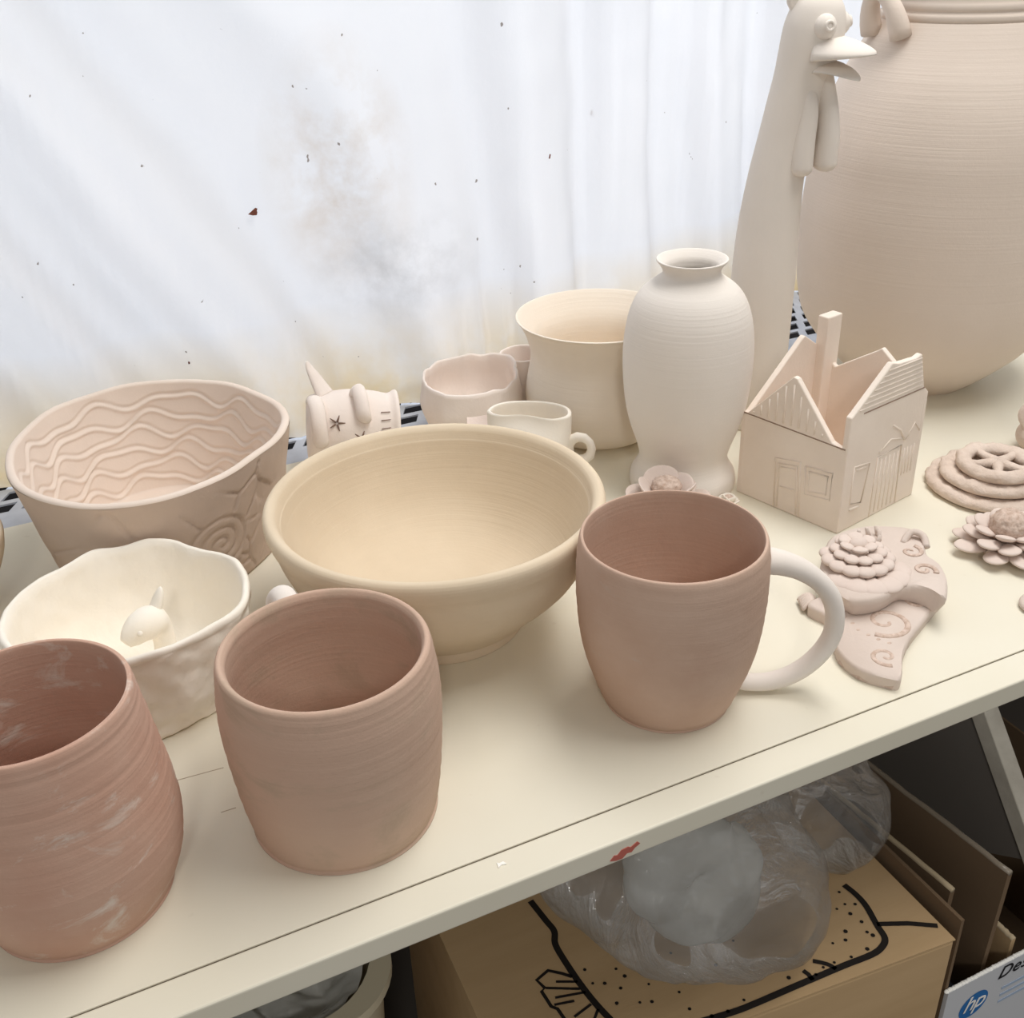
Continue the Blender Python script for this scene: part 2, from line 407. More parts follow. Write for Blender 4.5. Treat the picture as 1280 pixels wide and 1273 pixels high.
m1c = (-.0372, .3963)
mug1 = [(0,0),(.036,0),(.0390,.0015),(.0425,.009),(.0466,.021),(.0486,.034),(.0488,.045),(.0478,.056),(.0464,.067),(.0452,.078),(.0440,.088),(.0428,.097),(.0422,.103),(.0414,.1066),(.0403,.1072),(.0392,.106),(.0394,.096),(.0415,.075),(.0440,.048),(.0432,.025),(.036,.012),(.02,.008),(0,.007)]
t1 = thing('mug', 'pink clay mug with white chalky scuffs, cut off at left', 'mug', (*m1c, 0), 0, 'pink clay mugs')
MB().lathe(throwing(mug1, 3, 12, .00035, .005, 0), 128, ring_noise(.006, 12)).build('body', M['pink_chalk'], t1)
hd = Vector((-.95, -.3, 0)).normalized()
pp = spl([(.0435,.086),(.054,.088),(.066,.084),(.076,.068),(.077,.050),(.068,.032),(.056,.023),(.045,.025)], 5)
MB().tube([hd*a + Vector((0,0,c_)) for a, c_ in pp], .006, 16, flat=.86).build('handle', M['handle'], t1)

bowl = [(0,.002),(.040,.002),(.044,0),(.0482,0),(.0492,.003),(.0496,.0085),(.0508,.0098),(.0545,.0110),(.0606,.0163),(.0682,.0245),(.0767,.0327),(.0838,.0408),(.0890,.0495),(.0928,.0590),(.0952,.0680),(.0975,.0735),(.0990,.0785),(.0990,.0825),(.0972,.0850),(.0945,.0852),(.0918,.0830),(.0898,.0780),(.0890,.0762),(.0872,.0690),(.0825,.0545),(.0745,.0380),(.0620,.0250),(.0440,.0170),(.0220,.0140),(0,.0135)]
bowl = [(r*.985 if r > .06 else r, z) for r, z in bowl]
o = MB().lathe(throwing(bowl, 7, 12, .00015, .005, 0), 160, ring_noise(.004, 21)).build('bowl', M['buff'], None, (.1862, .5165, 0))
tag(o, 'large wide buff clay bowl with rolled rim in the middle of the shelf', 'bowl')

pot = [(0,0),(.033,0),(.037,.001),(.046,.006),(.0535,.017),(.0570,.031),(.0565,.044),(.0542,.056),(.0524,.066),(.0528,.074),(.0560,.0855),(.0610,.0955),(.0634,.0984),(.0630,.0992),(.0615,.0985),(.0560,.0905),(.0505,.080),(.0490,.068),(.0520,.050),(.0525,.032),(.046,.015),(.03,.008),(0,.007)]
o = MB().lathe(throwing(pot, 3, 8, .0001, .006, 0), 128, ring_noise(.004, 31)).build('pot', M['buff_pot'], None, (.3975, .7027, 0))
tag(o, 'wide buff pot with flared rim standing against the curtain', 'pot')

vase = [(0,0),(.0340,0),(.0378,.0012),(.0384,.006),(.0372,.012),(.0330,.019),(.0318,.026),(.0345,.0365),(.0385,.048),(.0420,.062),(.0440,.078),(.0450,.095),(.0445,.111),(.0422,.127),(.0382,.139),(.0325,.1475),(.0245,.1538),(.0200,.1572),(.0195,.1605),(.0215,.1645),(.0238,.1672),(.0236,.1684),(.0220,.1678),(.0180,.1640),(.0165,.1600),(.0175,.1550),(.028,.146),(.036,.134),(.040,.115),(.040,.085),(.036,.050),(.029,.025),(.02,.010),(0,.009)]
o = MB().lathe(throwing(vase, 6, 15, .00003, .006, 0), 128, ring_noise(.004, 41)).build('vase', M['vase'], None, (.4078, .5938, 0))
tag(o, 'smooth white shouldered vase with narrow lipped neck', 'vase')

jt = thing('lidless_jar', 'huge round buff clay jar with lug handles at right edge of shelf', 'jar', (.6961, .6651, 0))
jar = [(0,0),(.040,0),(.0455,0.0010),(.057,0.0100),(.068,0.0200),(.078,0.0300),(.087,0.0400),(.1005,0.0600),(.1062,0.0800),(.1085,0.1050),(.1092,0.1300),(.1088,0.1550),(.1068,0.1800),(.1040,0.2030),(.0975,0.2280),(.0880,0.2520),(.0775,0.2715),(.0700,0.2850),(.0655,0.2917),(.0640,0.2925),(.0650,0.2943),(.0648,0.2970),(.0630,0.2983),(.0622,0.2997),(.0632,0.3015),(.0628,0.3043),(.0600,0.3065),(.0585,0.3125),(.0600,0.3225),(.0640,0.3305),(.0645,0.3340),(.0600,0.3340),(.0560,0.3235),(.0545,0.3125),(.0570,0.3005),(.0640,0.2840),(.0850,0.2500),(.0990,0.2050),(.1030,0.1500),(.1010,0.0900),(.080,0.0420),(.05,0.0140),(0,0.0100)]
MB().lathe(throwing(jar, 5, 15, .00004, .01, 0), 160, ring_noise(.004, 51)).build('body', M['jar'], jt)
for a in (math.radians(172), math.radians(-8)):
    d = Vector((math.cos(a), math.sin(a), 0)); w = Vector((-math.sin(a), math.cos(a), 0))
    loop = []
    for k in range(15):
        u = PI*k/14; loop.append(d*(.0705 + .010*math.sin(u)) + w*(.0185*math.cos(u)) + Vector((0,0,.2830 + .030*math.sin(u))))
    MB().tube(loop, [.0058 + .0022*abs(math.cos(PI*k/14))**3 for k in range(15)], 14).build('lug_handle', M['jar'], jt)

# far-left bowl, only its rim edge shows
fl = [(0,0),(.030,0),(.033,.002),(.036,.010),(.046,.026),(.054,.042),(.057,.054),(.0568,.058),(.0545,.0585),(.0525,.056),(.050,.042),(.040,.022),(.025,.011),(0,.010)]
o = MB().lathe(spl(fl, 4), 96).build('bowl', M['buff'], None, (-.1005, .655, 0)); 
tag(o, 'buff bowl at far left edge of which only a rim sliver shows', 'bowl')

# ------------------------------------------------------------------ oval carved bowl with waves inside
def polar(pts, c):
    a = sorted((math.atan2(y-c[1], x-c[0]), math.hypot(x-c[0], y-c[1])) for x, y in pts)
    def R(t):
        t = (t + PI) % (2*PI) - PI
        n = len(a)
        for i in range(n):
            t0, r0 = a[i]; t1, r1 = a[(i+1) % n]
            if i == n-1: t1 += 2*PI
            tt = t if t >= t0 else t + 2*PI
            if t0 <= tt <= t1:
                u = (tt-t0)/(t1-t0); return r0 + (r1-r0)*u
        return a[0][1]
    def RS(t, w=.16): return sum(R(t + d*w)*wt for d, wt in ((-1,.2),(-.5,.2),(0,.2),(.5,.2),(1,.2)))
    return R, RS
oc = (.055, .680)
orim = [(-.0321,.6843),(-.0186,.618),(.0013,.5973),(.028,.5836),(.0574,.5848),(.0892,.6018),(.1205,.6285),(.1440,.6633),(.1392,.6950),(.124,.7308),(.0967,.7637),(.0481,.7763),(.0146,.7692),(-.014,.7394)]
_, RO = polar(orim, oc)
ot = thing('oval_bowl', 'oval hand built bowl with wavy lines carved inside', 'bowl', (*oc, 0))
H_ = .085; SEG = 360
radii = [RO(2*PI*k/SEG, .3) for k in range(SEG)]
rng = random.Random(3)
# pebble cracks and a spiral pressed in the outside wall
cells = []
for _i in range(90):
    cells.append((rng.uniform(-PI, PI), rng.uniform(.0, H_)))
def outside(t, z):
    tt = (t + PI) % (2*PI) - PI
    # spiral centred on the wall facing the room
    du = (tt - (-1.30)) * .078; dz = (z - .037)
    rr_ = math.hypot(du, dz); d = 0
    if rr_ < .024:
        an = math.atan2(dz, du)
        ph = (rr_/.0072 - an/(2*PI)) % 1.0
        d -= .0012*math.exp(-((ph-.5)/.11)**2)
    if rr_ >= .022:
        ds = sorted(math.hypot((((tt-a+PI) % (2*PI))-PI)*.078, z-c_) for a, c_ in cells)[:2]
        e = ds[1]-ds[0]
        msk = sstep(-.1, .35, nz((tt*2.2, z*22, 4))+.15)
        d -= .0016*math.exp(-(e/.0010)**2)*msk
    return d
v = []; f = []; NO = 64
for j in range(NO+1):
    z = H_*j/NO
    for k in range(SEG):
        t = 2*PI*k/SEG; q_ = j/NO
        r = radii[k]*lerp(.80, 1.0, q_**.92)
        if j in (0,): r -= .0015
        r += outside(t, z)*(1 if 2 < j < NO-2 else 0) + .0006*nz((math.cos(t)*5, math.sin(t)*5, z*60))
        zz_ = z + q_*(.0016*nz((math.cos(t)*2.3, math.sin(t)*2.3, 1)))
        v.append((r*math.cos(t), r*math.sin(t), zz_))
for j in range(NO):
    for k in range(SEG):
        k2 = (k+1) % SEG; f.append((j*SEG+k, j*SEG+k2, (j+1)*SEG+k2, (j+1)*SEG+k))
b = MB(); b.add(v, f); b.v.append((0,0,0)); b.f += [(len(b.v)-1, (k+1) % SEG, k) for k in range(SEG)]
b.build('outer_wall', M['oval'], ot)
v = []; f = []; NI = 110
def waves(t, z):
    d = 0
    for q, zc in enumerate((.020, .031, .042, .053, .064, .0755)):
        w = zc + .0034*math.sin(t*9 + q*1.9) + .0020*math.sin(t*15 + q*.8 + 1) + .0016*nz((t*1.5, q*3.1, 0))
        dz = (z - w)
        d += .0012*math.exp(-((dz+.0011)/.0012)**2) - .0010*math.exp(-((dz-.0012)/.0010)**2)
    return d*sstep(.80, .3, abs((((t-1.6)+PI) % (2*PI))-PI)/PI)
for j in range(NI+1):
    u = j/NI
    for k in range(SEG):
        t = 2*PI*k/SEG
        if u < .06:      # rounded rim
            a = u/.06*PI; r0 = radii[k]; r = r0 - .0027 + .0027*math.cos(a); z = H_ + .0018*math.sin(a) + .0016*nz((math.cos(t)*2.3, math.sin(t)*2.3, 1))
        elif u < .82:
            q = (u-.06)/.76; z = lerp(H_, .012, q); r = (radii[k])*lerp(1.0, .80, q**1.05) - .0054
            r -= waves(t, z); z += (1-q)*.0016*nz((math.cos(t)*2.3, math.sin(t)*2.3, 1))
        else:
            q = (u-.82)/.18; z = lerp(.012, .0085, sstep(0, .6, q)); r = (radii[k]*.80 - .0064)*(1-q)
        v.append((r*math.cos(t), r*math.sin(t), z))
for j in range(NI):
    for k in range(SEG):
        k2 = (k+1) % SEG; f.append((j*SEG+k, j*SEG+k2, (j+1)*SEG+k2, (j+1)*SEG+k))
b = MB(); b.add(v, f); b.build('wave_lined_inside', M['oval_in'], ot)

# ------------------------------------------------------------------ white pinch bowl with a little animal head inside
lc = (.013, .530)
lrim = [(-.0501,.5418),(-.0279,.5734),(-.0054,.585),(.0169,.5878),(.0413,.5837),(.0543,.5675),(.0723,.5447),(.0739,.5094),(.0667,.4917),(.0496,.4804),(.026,.4722),(.012,.4692),(-.018,.4735),(-.040,.492),(-.051,.518)]
RL, RLS = polar(lrim, lc)
lt = thing('pinch_bowl', 'white faceted pinch bowl with a little animal head inside', 'bowl', (*lc, 0))
lrad = [RLS(2*PI*k/240, .10) for k in range(240)]
def lump(t, i, r, z):
    k = int(round(t/(2*PI)*240)) % 240
    p = (math.cos(t)*.06, math.sin(t)*.06, z)
    R0 = lrad[k]
    q = r     # r encodes fraction (0..1) of the local rim radius
    rr_ = R0*q
    amp = .0034 if i < 40 else .0012
    rr_ += amp*fbm(p, 48, 2, 3)*min(1, q*2) if q > .05 else 0
    zz_ = z + (.0022*nz(p, 45, 6) if z > .03 else 0)
    return (rr_*math.cos(t), rr_*math.sin(t), zz_)
lp = [(0,0)] + spl([(.70,0),(.79,.0012),(.835,.010),(.89,.024),(.945,.040),(.985,.054),(1.0,.0592)], 7) + [(.998,.0610),(.975,.0622),(.945,.0612)] + spl([(.928,.0570),(.90,.044),(.85,.028),(.74,.0155),(.5,.0105),(.25,.0095)], 6) + [(0,.0092)]
MB().lathe(lp, 240, lump).build('body', M['white'], lt)
b = MB()
hp_ = [(.012,.0,.006),(.013,.001,.018),(.0135,.002,.028),(.0125,.002,.036),(.009,.000,.042),(.003,-.003,.0425),(-.003,-.006,.040),(-.0065,-.008,.038)]
sp = spl(hp_, 6); rs = spl([(.0085,),(.0068,),(.0060,),(.0068,),(.0092,),(.0088,),(.0064,),(.0035,)], 6)
b.tube(sp, [r_[0] for r_ in rs], 18)
b.tube(spl([(.0105,.003,.044),(.014,.004,.050),(.0165,.0045,.0555),(.018,.005,.059)], 4), [.0052,.0052,.0051,.0049,.0047,.0045,.0042,.0038,.0033,.0028,.0022,.0016,.0008], 12, flat=.6)
hob = b.build('animal_head', M['white'], lt)
MB().ball((.0015,-.0125,.0445), .0016, 12, 8).build('eye', M['cream'], hob)

# ------------------------------------------------------------------ stamped round figurine behind the big bowl
ft = thing('clay_figurine', 'round clay figurine stamped with stars, between oval bowl and buff bowl', 'figurine', (.205, .742, 0))
A = Vector((.92, -.22, -.10)).normalized()
axis_m = A.to_track_quat('Z', 'Y').to_matrix().to_4x4()
prof = [(0,-.0345),(.016,-.0345),(.0235,-.0335),(.0262,-.030),(.0272,-.024),(.0290,-.014),(.0300,-.004),(.0298,.006),(.0285,.017),(.0268,.025),(.0272,.0285),(.0290,.0318),(.0283,.0340),(.0255,.0330),(.018,.0335),(0,.034)]
b = MB().lathe(spl(prof, 5), 72, lambda t, i, r, z: tuple((axis_m @ Vector((r*math.cos(t)*(1+.02*nz((t, z*60, 0))), r*math.sin(t), z))) + Vector((0,0,.0305))))
b.build('body', M['pinch'], ft)
def onb(ang, s, r=.0300):     # point on the body barrel: ang from up towards the viewer
    side = A.cross(Vector((0,0,1))).normalized()  # towards viewer or away
    if side.y > 0: side = -side
    upv = side.cross(A).normalized()
    if upv.z < 0: upv = -upv
    return Vector((0,0,.0305)) + A*s + (upv*math.cos(ang) + side*math.sin(ang))*r
MB().tube(spl([tuple(onb(a, s, r)) for a, s, r in ((.28,-.0300,.0270),(.45,-.0290,.0315),(.75,-.0275,.0340),(1.1,-.0265,.0340),(1.42,-.0255,.0320),(1.5,-.0250,.0290))], 5), [.003]+[.0058]*24+[.003], 12, flat=.7).build('ear', M['pinch'], ft)
MB().tube(spl([tuple(onb(-.15,-.020,.026)), tuple(onb(-.25,-.026,.037)), tuple(onb(-.3,-.031,.046)), tuple(onb(-.3,-.033,.051))], 5), [.0085-.0075*i/15 for i in range(16)], 10, flat=.45).build('horn', M['pinch'], ft)
MB().tube(spl([tuple(onb(.10,.001,.027)), tuple(onb(.18,.003,.0345)), tuple(onb(.5,.0045,.0362)), tuple(onb(.85,.006,.0350)), tuple(onb(.95,.007,.0300))], 5), [.0045]+[.0056]*18+[.0048,.004], 12, flat=.75).build('lug', M['pinch'], ft)
b = MB()
for (a0, s0) in ((1.02, -.0135), (1.42, .0045)):
    for k in range(5):
        an = 2*PI*k/5 + .3
        pts = [onb(a0 + math.cos(an)*q/.030, s0 + math.sin(an)*q, .0299) for q in (.001,.0035,.0062)]
        b.tube(pts, [.0008,.0007,.0003], 6)
for k in range(4):
    b.tube([onb(.75+.22*k, .0195, .0289), onb(.72+.22*k, .0265, .0276)], .0004, 6)
b.build('star_stamp', M['ink'], ft)

# ------------------------------------------------------------------ faceted pinch pot with a square opening
pc_ = (.308, .752)
prim = [(.2705,.7552),(.2830,.7800),(.2956,.7900),(.320,.7893),(.3419,.7880),(.3540,.7750),(.3467,.746),(.3345,.722),(.316,.7105),(.2915,.7085),(.2734,.7207),(.2690,.7414)]
RP, RPS = polar(prim, pc_)
prad = [RPS(2*PI*k/240, .025) for k in range(240)]
def pinchf(t, i, r, z):
    k = int(round(t/(2*PI)*240)) % 240
    bz = math.exp(-((z-.026)/.016)**2)*.0035 if z < .06 else 0
    rr_ = prad[k]*r + bz*(r > .5) + .0006*nz((math.cos(t)*3, math.sin(t)*3, z*80))
    zz_ = z + (.0035*nz((math.cos(t)*2.6, math.sin(t)*2.6, 3)) if z > .035 else 0)
    return (rr_*math.cos(t), rr_*math.sin(t), zz_)
ppf = [(0,0)] + spl([(.70,0),(.80,.001),(.90,.012),(.98,.026),(1.0,.040),(.995,.048)], 5) + [(.985,.0505),(.955,.0512),(.93,.0495)] + spl([(.925,.044),(.90,.026),(.80,.012),(.4,.006)], 5) + [(0,.0055)]
pt = thing('pinch_pot', 'angular pale pinch pot with square hole in its side', 'pot', (*pc_, 0))
pb = MB().lathe(ppf, 240, pinchf)
# cut the square opening out of the front wall
keep = []
for q in pb.f:
    c_ = sum((Vector(pb.v[i]) for i in q), Vector())/len(q); an = math.atan2(c_.y, c_.x)
    if -2.05 < an < -1.35 and .018 < c_.z < .036 and c_.length > .024: continue
    keep.append(q)
pb.f = keep
pb.build('body', M['pinch'], pt)
# small cup tucked behind the pinch pot
cupp = [(0,0),(.012,0),(.0150,.002),(.0182,.016),(.0195,.034),(.0200,.0455),(.0192,.0468),(.0180,.0458),(.0172,.034),(.0160,.016),(.011,.006),(0,.005)]
o = MB().lathe(spl(cupp, 4), 72, ring_noise(.05, 61)).build('cup', M['pinch'], None, (.3700, .7805, 0))
tag(o, 'small plain clay cup mostly hidden between the pinch pot and flared pot', 'cup')

# ------------------------------------------------------------------ cream pinched jug with curled handle
cc = (.3140, .6560); axd = Vector((.80, -.60, 0)).normalized(); pdv = Vector((.60, .80, 0))
ct = thing('pinched_jug', 'small cream jug with squeezed lip and curled ring handle', 'jug', (*cc, 0))
def jugf(t, i, r, z):
    u = r*math.cos(t)*1.10; w = r*math.sin(t)
    q = sstep(.02, .052, z)
    fold = math.exp(-((u+.002)/.020)**2)
    if w < 0: w *= lerp(1, .30 + .2*(1-fold), q)
    zz_ = z + q*(.004*(w < 0)*fold + .0015*math.cos(t*2))
    p = axd*u + pdv*w
    return (p.x, p.y, zz_)
jp = [(0,0),(.017,0),(.0205,.0015),(.0245,.012),(.0272,.026),(.0282,.040),(.0284,.0495),(.0278,.0515),(.0265,.0518),(.0256,.0500),(.0252,.040),(.0240,.024),(.019,.010),(0,.006)]
MB().lathe(spl(jp, 6), 128, jugf).build('body', M['cream'], ct)
hc = axd*.0375 + Vector((0,0,.026))
b = MB()
lp_ = [hc + axd*(.0088*math.cos(a)) + Vector((0,0,.0095*math.sin(a))) for a in [math.radians(200 - 33*k) for k in range(11)]]
b.tube(lp_, [.0030+.0012*abs(math.cos(k*.3)) for k in range(11)], 14).build('ring_handle', M['cream'], ct)

# ------------------------------------------------------------------ long-necked bird vase
bx, by = .5174, .6589
bt = thing('bird_vase', 'tall grey white vase ending in a bird head with beak and wattles', 'vase', (bx, by, 0))
F = Vector((.47, -.88, 0)).normalized(); S_ = Vector((F.y*-1, F.x, 0))   # head faces F
Rr = Vector((.903, -.43, 0))
cen = [((0,0,0),.0225),((0,0,.004),.0245),((0,0,.03),.0245),((.0004,0,.08),.0244),((.0008,0,.13),.0240),((.0016,0,.165),.0224),((.0034,0,.195),.0204),((.0065,0,.222),.0190),((.0100,0,.245),.0190),((.0130,0,.263),.0192),((.0150,0,.276),.0200),((.0170,0,.288),.0210),((.0185,0,.300),.0205),((.0195,0,.311),.0170),((.0200,0,.318),.0105),((.0200,0,.3205),.0030)]
cs = spl([(*(Rr*c_[0][0] + F*(c_[0][0]*.25) + Vector((0,0,c_[0][2] - Rr.z*c_[0][0]))), c_[1]) for c_ in cen], 5)
MB().tube([(x, y, z) for x, y, z, r in cs], [r for *_, r in cs], 40).build('neck', M['bird'], bt)
hcn = Rr*.0165 + F*.0050 + Vector((0,0,.288))
# upper and lower beak
def beak(zoff, tip, droop, w0, th):
    v = []; n = 14; m = 18
    for i in range(n+1):
        u = i/n; c_ = hcn + F*lerp(.009, tip, u) + Vector((0,0, zoff + droop*u*u))
        w = w0*(1-u**2.6)**.6*(1+.15*math.sin(u*PI)) + .0016; hgt = th*(1-u)**.7 + .0008
        for k in range(m):
            a = 2*PI*k/m
            v.append(c_ + S_*(w*math.cos(a)) + Vector((0,0,1))*(hgt*math.sin(a)*(1 if math.sin(a) > 0 else .35) - .0035*abs(math.cos(a))**2*(1-u)))
    f = [(i*m+k, i*m+(k+1) % m, (i+1)*m+(k+1) % m, (i+1)*m+k) for i in range(n) for k in range(m)]
    f += [tuple(range(m))[::-1], tuple(n*m+k for k in range(m))]
    return MB().add(v, f)
beak(-.0060, .0460, -.0010, .0205, .0120).build('upper_beak', M['bird'], bt)
beak(-.0150, .0370, -.0090, .0150, .0036).build('lower_beak', M['bird'], bt)
for s_ in (-1, 1):
    ec = hcn + F*.0135 + S_*(s_*.0125) + Vector((0,0,.0105))
    e = MB().ball(ec, (.0078,.0078,.0084), 20, 12).build('eye', M['bird'], bt)
    n_ = (F*.75 + S_*s_*.66 + Vector((0,0,.15))).normalized(); u_ = n_.cross(Vector((0,0,1))).normalized(); w_ = n_.cross(u_)
    MB().tube([ec + n_*.0074 + (u_*math.cos(a) + w_*math.sin(a))*.0028 for a in [2*PI*k/16 for k in range(16)]], .0011, 8, closed=True).build('pupil_ring', M['bird'], e)
# comb
cp = [hcn + Rr*(-.012) + Vector((0,0,.012)), hcn + Rr*(-.019) + Vector((0,0,.024)), hcn + Rr*(-.021) + Vector((0,0,.036)), hcn + Rr*(-.014) + Vector((0,0,.044)), hcn + Rr*(-.004) + Vector((0,0,.040)), hcn + Rr*(.006) + Vector((0,0,.043)), hcn + Rr*(.011) + Vector((0,0,.034)), hcn + Rr*(.009) + Vector((0,0,.022)), hcn + Vector((0,0,.014))]
b = MB(); nrm = Rr.cross(Vector((0,0,1)))
b.add([p + nrm*.0035 for p in cp] + [p - nrm*.0035 for p in cp], [tuple(range(9)), tuple(range(17, 8, -1))] + [(i, 9+i, 9+(i+1) % 9, (i+1) % 9) for i in range(9)])
b.build('comb', M['bird'], bt, bevel=.002)
for off, dz, rad, up_ in ((-.0035, 0, .0115, .264), (.0140, .003, .0108, .272)):
    q_ = .0050 if off < 0 else .0015
    pts = [Rr*(off+.004) + F*(.011+q_) + Vector((0,0,up_)), Rr*(off+.003) + F*(.0185+q_) + Vector((0,0,.247)), Rr*off + F*.0260 + Vector((0,0,.225+dz)), Rr*(off-.001) + F*.0265 + Vector((0,0,.209+dz)), Rr*off + F*.0255 + Vector((0,0,.199+dz))]
    sp = spl([tuple(p) for p in pts], 6); n = len(sp)
    MB().tube(sp, [rad*(.75 + .25*math.sin(PI*.55*i/n))*(1 if i < n-4 else (.9,.75,.5,.2)[i-n+4]) for i in range(n)], 18, flat=.7).build('wattle', M['bird'], bt)

# ------------------------------------------------------------------ roofless clay house
HA, HB, HC = Vector((.4345,.5633)), Vector((.4571,.4806)), Vector((.5403,.4992)); HD = HA + HC - HB
ht = thing('clay_house', 'roofless little clay house with tall chimney and pointed gable walls', 'model house', (.4865, .5313, 0))
HO = Vector((.4865,.5313))
TH = .0045
def house_wall(P, Q, poly, lines=(), lw=.0007):
    d = (Q-P); L_ = d.length; d.normalize(); n = Vector((d.y, -d.x))  # outward
    mid = (HA+HC)/2
    if n.dot((P+Q)/2 - mid) < 0: n = -n
    W = lambda u, z, k: (P.x - HO.x + d.x*u + n.x*k, P.y - HO.y + d.y*u + n.y*k, z)
    b = MB().prism([(u, z) for u, z in poly], 0, 1, lambda u, z, k: W(u, z, -TH if k == 0 else 0))
    o = b.build('wall', M['house'], ht, smooth=False, bevel=.0009)
    return o, W, L_
def groove(b, W, pts, w=.0006, h=.0007):
    b.tube([W(u, z, .0001) for u, z in pts], w, 8)
# front-left gable
o, W, L_ = house_wall(HA, HB, [(0,0),(.0857,0),(.0857,.0600),(.0835,.0612),(.0735,.0640),(.0425,.0995),(.0395,.1003),(.0035,.0625),(0,.0620)])
b = MB()
for k in range(11):
    u = .010 + k*.0062; zt = .0625 + min((u-.0035)*1.05, (.0735-u)*1.10) - .003
    if zt > .066: b.tube([W(u, .0655, 0), W(u, zt, 0)], .0007, 8)
b.build('board_siding', M['house'], o)
b = MB(); b.tube([W(.001, .0632, -.0001), W(.084, .0622, -.0001)], .0005, 8); b.build('eave_line', M['line'], o)
b = MB(); groove(b, W, [(.0335,.0015),(.0312,.0382),(.0517,.0420),(.0545,.0015)]); groove(b, W, [(.0360,.0020),(.0345,.0350),(.0490,.0380),(.0520,.0020)]); groove(b, W, [(.0375,.018),(.0485,.0195)]); groove(b, W, [(.0365,.033),(.0480,.0350)]); b.build('door', M['house'], o)
b = MB(); groove(b, W, [(.0558,.0405),(.0771,.0428),(.0767,.0225),(.0570,.0195),(.0558,.0405)]); groove(b, W, [(.0590,.0375),(.0740,.0395),(.0735,.0255),(.0600,.0230),(.0590,.0375)]); b.build('window', M['house'], o)
# front-right wall with siding
o, W, L_ = house_wall(HB, HC, [(0,0),(.0852,0),(.0848,.0795),(.0785,.0850),(.0700,.1105),(.0640,.1090),(.0448,.1105),(.0405,.1118),(.0374,.1127),(.0030,.0868),(0,.0850)])
b = MB()
for k in range(7):
    z = .0880 + k*.0034; ua = .006 + (z-.0868)*1.32; ub = min(.076 - (z-.0868)*.27, .075)
    if ub > ua: b.tube([W(ua, z, 0), W(ub, z - .001, 0)], .0006, 8)
b.build('board_siding', M['house'], o)
b = MB(); b.tube([W(.0127, .0848, -.0001), W(.0787, .0841, -.0001)], .0005, 8); b.build('eave_line', M['line'], o)
b = MB(); groove(b, W, [(.0099,.0472),(.0272,.0452),(.0222,.0164),(.0101,.0194),(.0099,.0472)]); groove(b, W, [(.0125,.0440),(.0245,.0428)]); groove(b, W, [(.0100,.0150),(.0205,.0140)], .0009); b.build('window', M['house'], o)
b = MB(); groove(b, W, [(.0345,.001),(.0354,.0459),(.0614,.0470),(.0640,.002)])
for k in range(5): groove(b, W, [(.0395+.0047*k,.003),(.0400+.0047*k,.0435)], .0005)
b.build('door', M['house'], o)
b = MB()
groove(b, W, [(.0483,.0655),(.0580,.0590),(.0640,.0500)], .0008); groove(b, W, [(.0360,.0490),(.0480,.0555),(.0625,.0515)], .0006); groove(b, W, [(.066,.050),(.074,.060),(.081,.052)], .0006)
for k in range(4): groove(b, W, [(.0665+.0035*k,.022),(.0660+.0038*k,.043)], .0005)
b.build('vine_relief', M['house'], o)
# back walls
o, W, L_ = house_wall(HC, HD, [(0,0),(.0857,0),(.0857,.0930),(.0790,.0850),(.0716,.0785),(.0409,.0986),(.0368,.1018),(.0257,.0934),(0,.0740)])
o, W, L_ = house_wall(HD, HA, [(0,0),(.0852,0),(.0852,.0625),(.0809,.0637),(.0310,.1045),(.0285,.1055),(.0222,.1013),(.0101,.0930),(0,.0900)])
MB().box((-.008,-.0045,.0), (.008,.0045,.117)).build('chimney', M['house'], ht, (HD.x-HO.x-.0045, HD.y-HO.y-.0085, 0), smooth=False, rot=math.radians(12), bevel=.001)
dl = [HA, HB, HC, HD]; mid = (HA+HC)/2
MB().prism([tuple((p-HO) + (mid-p)*.06) for p in dl], 0, .004).build('base', M['house'], ht, smooth=False)

# ------------------------------------------------------------------ flowers
def petal_mb(L_, W_, th, cup=.25, tip=0.0, notch=0):
    """petal from the origin along +x, cupped upward"""
    def fn(q, p):
        x = q.x + L_/2; u = x/L_
        w = q.y * (.55 + .75*math.sin(PI*min(1, max(0, u))*.62))
        return (x, w, q.z + cup*L_*(u*u) + cup*1.2*(w*w)/W_ + tip*u*u*u)
    return MB().ball((0,0,0), (L_/2, W_/2, th/2), 22, 12, fn)
def flower(t, rings, centre, mat, sd=1, cz=0):
    rg = random.Random(sd)
    for (n, r0, z0, L_, W_, th, tilt, cup, ph) in rings:
        for k in range(n):
            a = 2*PI*k/n + ph + rg.uniform(-.10, .10); tl = tilt + rg.uniform(-.07, .07)
            m = Matrix.Translation((0,0,z0)) @ Matrix.Rotation(a, 4, 'Z') @ Matrix.Translation((r0,0,0)) @ Matrix.Rotation(-tl, 4, 'Y') @ Matrix.Rotation(rg.uniform(-.15,.15), 4, 'X')
            sc_ = rg.uniform(.92, 1.08)
            pm = petal_mb(L_*sc_, W_, th, cup)
            pm.v = [tuple(m @ Vector(p)) for p in pm.v]
            pm.build('petal', mat, t)
    cr, ch_, zc = centre
    def fn(q, p):
        d = 1 + .10*nz(p, 7, sd) + .07*nz(p, 16, sd)
        return (q.x*d, q.y*d, q.z*d)
    MB().ball((0,0,zc), (cr, cr, ch_), 48, 30, fn).build('flower_centre', M['stamp'], t)
fr = thing('clay_flower', 'clay flower with layered petals and rough domed centre near right edge', 'flower', (.5370, .4130, 0), 0, 'clay flowers')
flower(fr, [(9, .008, .0045, .0250, .0128, .0048, .08, .05, .1), (9, .007, .0090, .0220, .0118, .0046, .18, .06, .45), (7, .006, .0130, .0160, .0105, .0042, .30, .08, .2)], (.0120, .0115, .0185), M['flower'], 5)
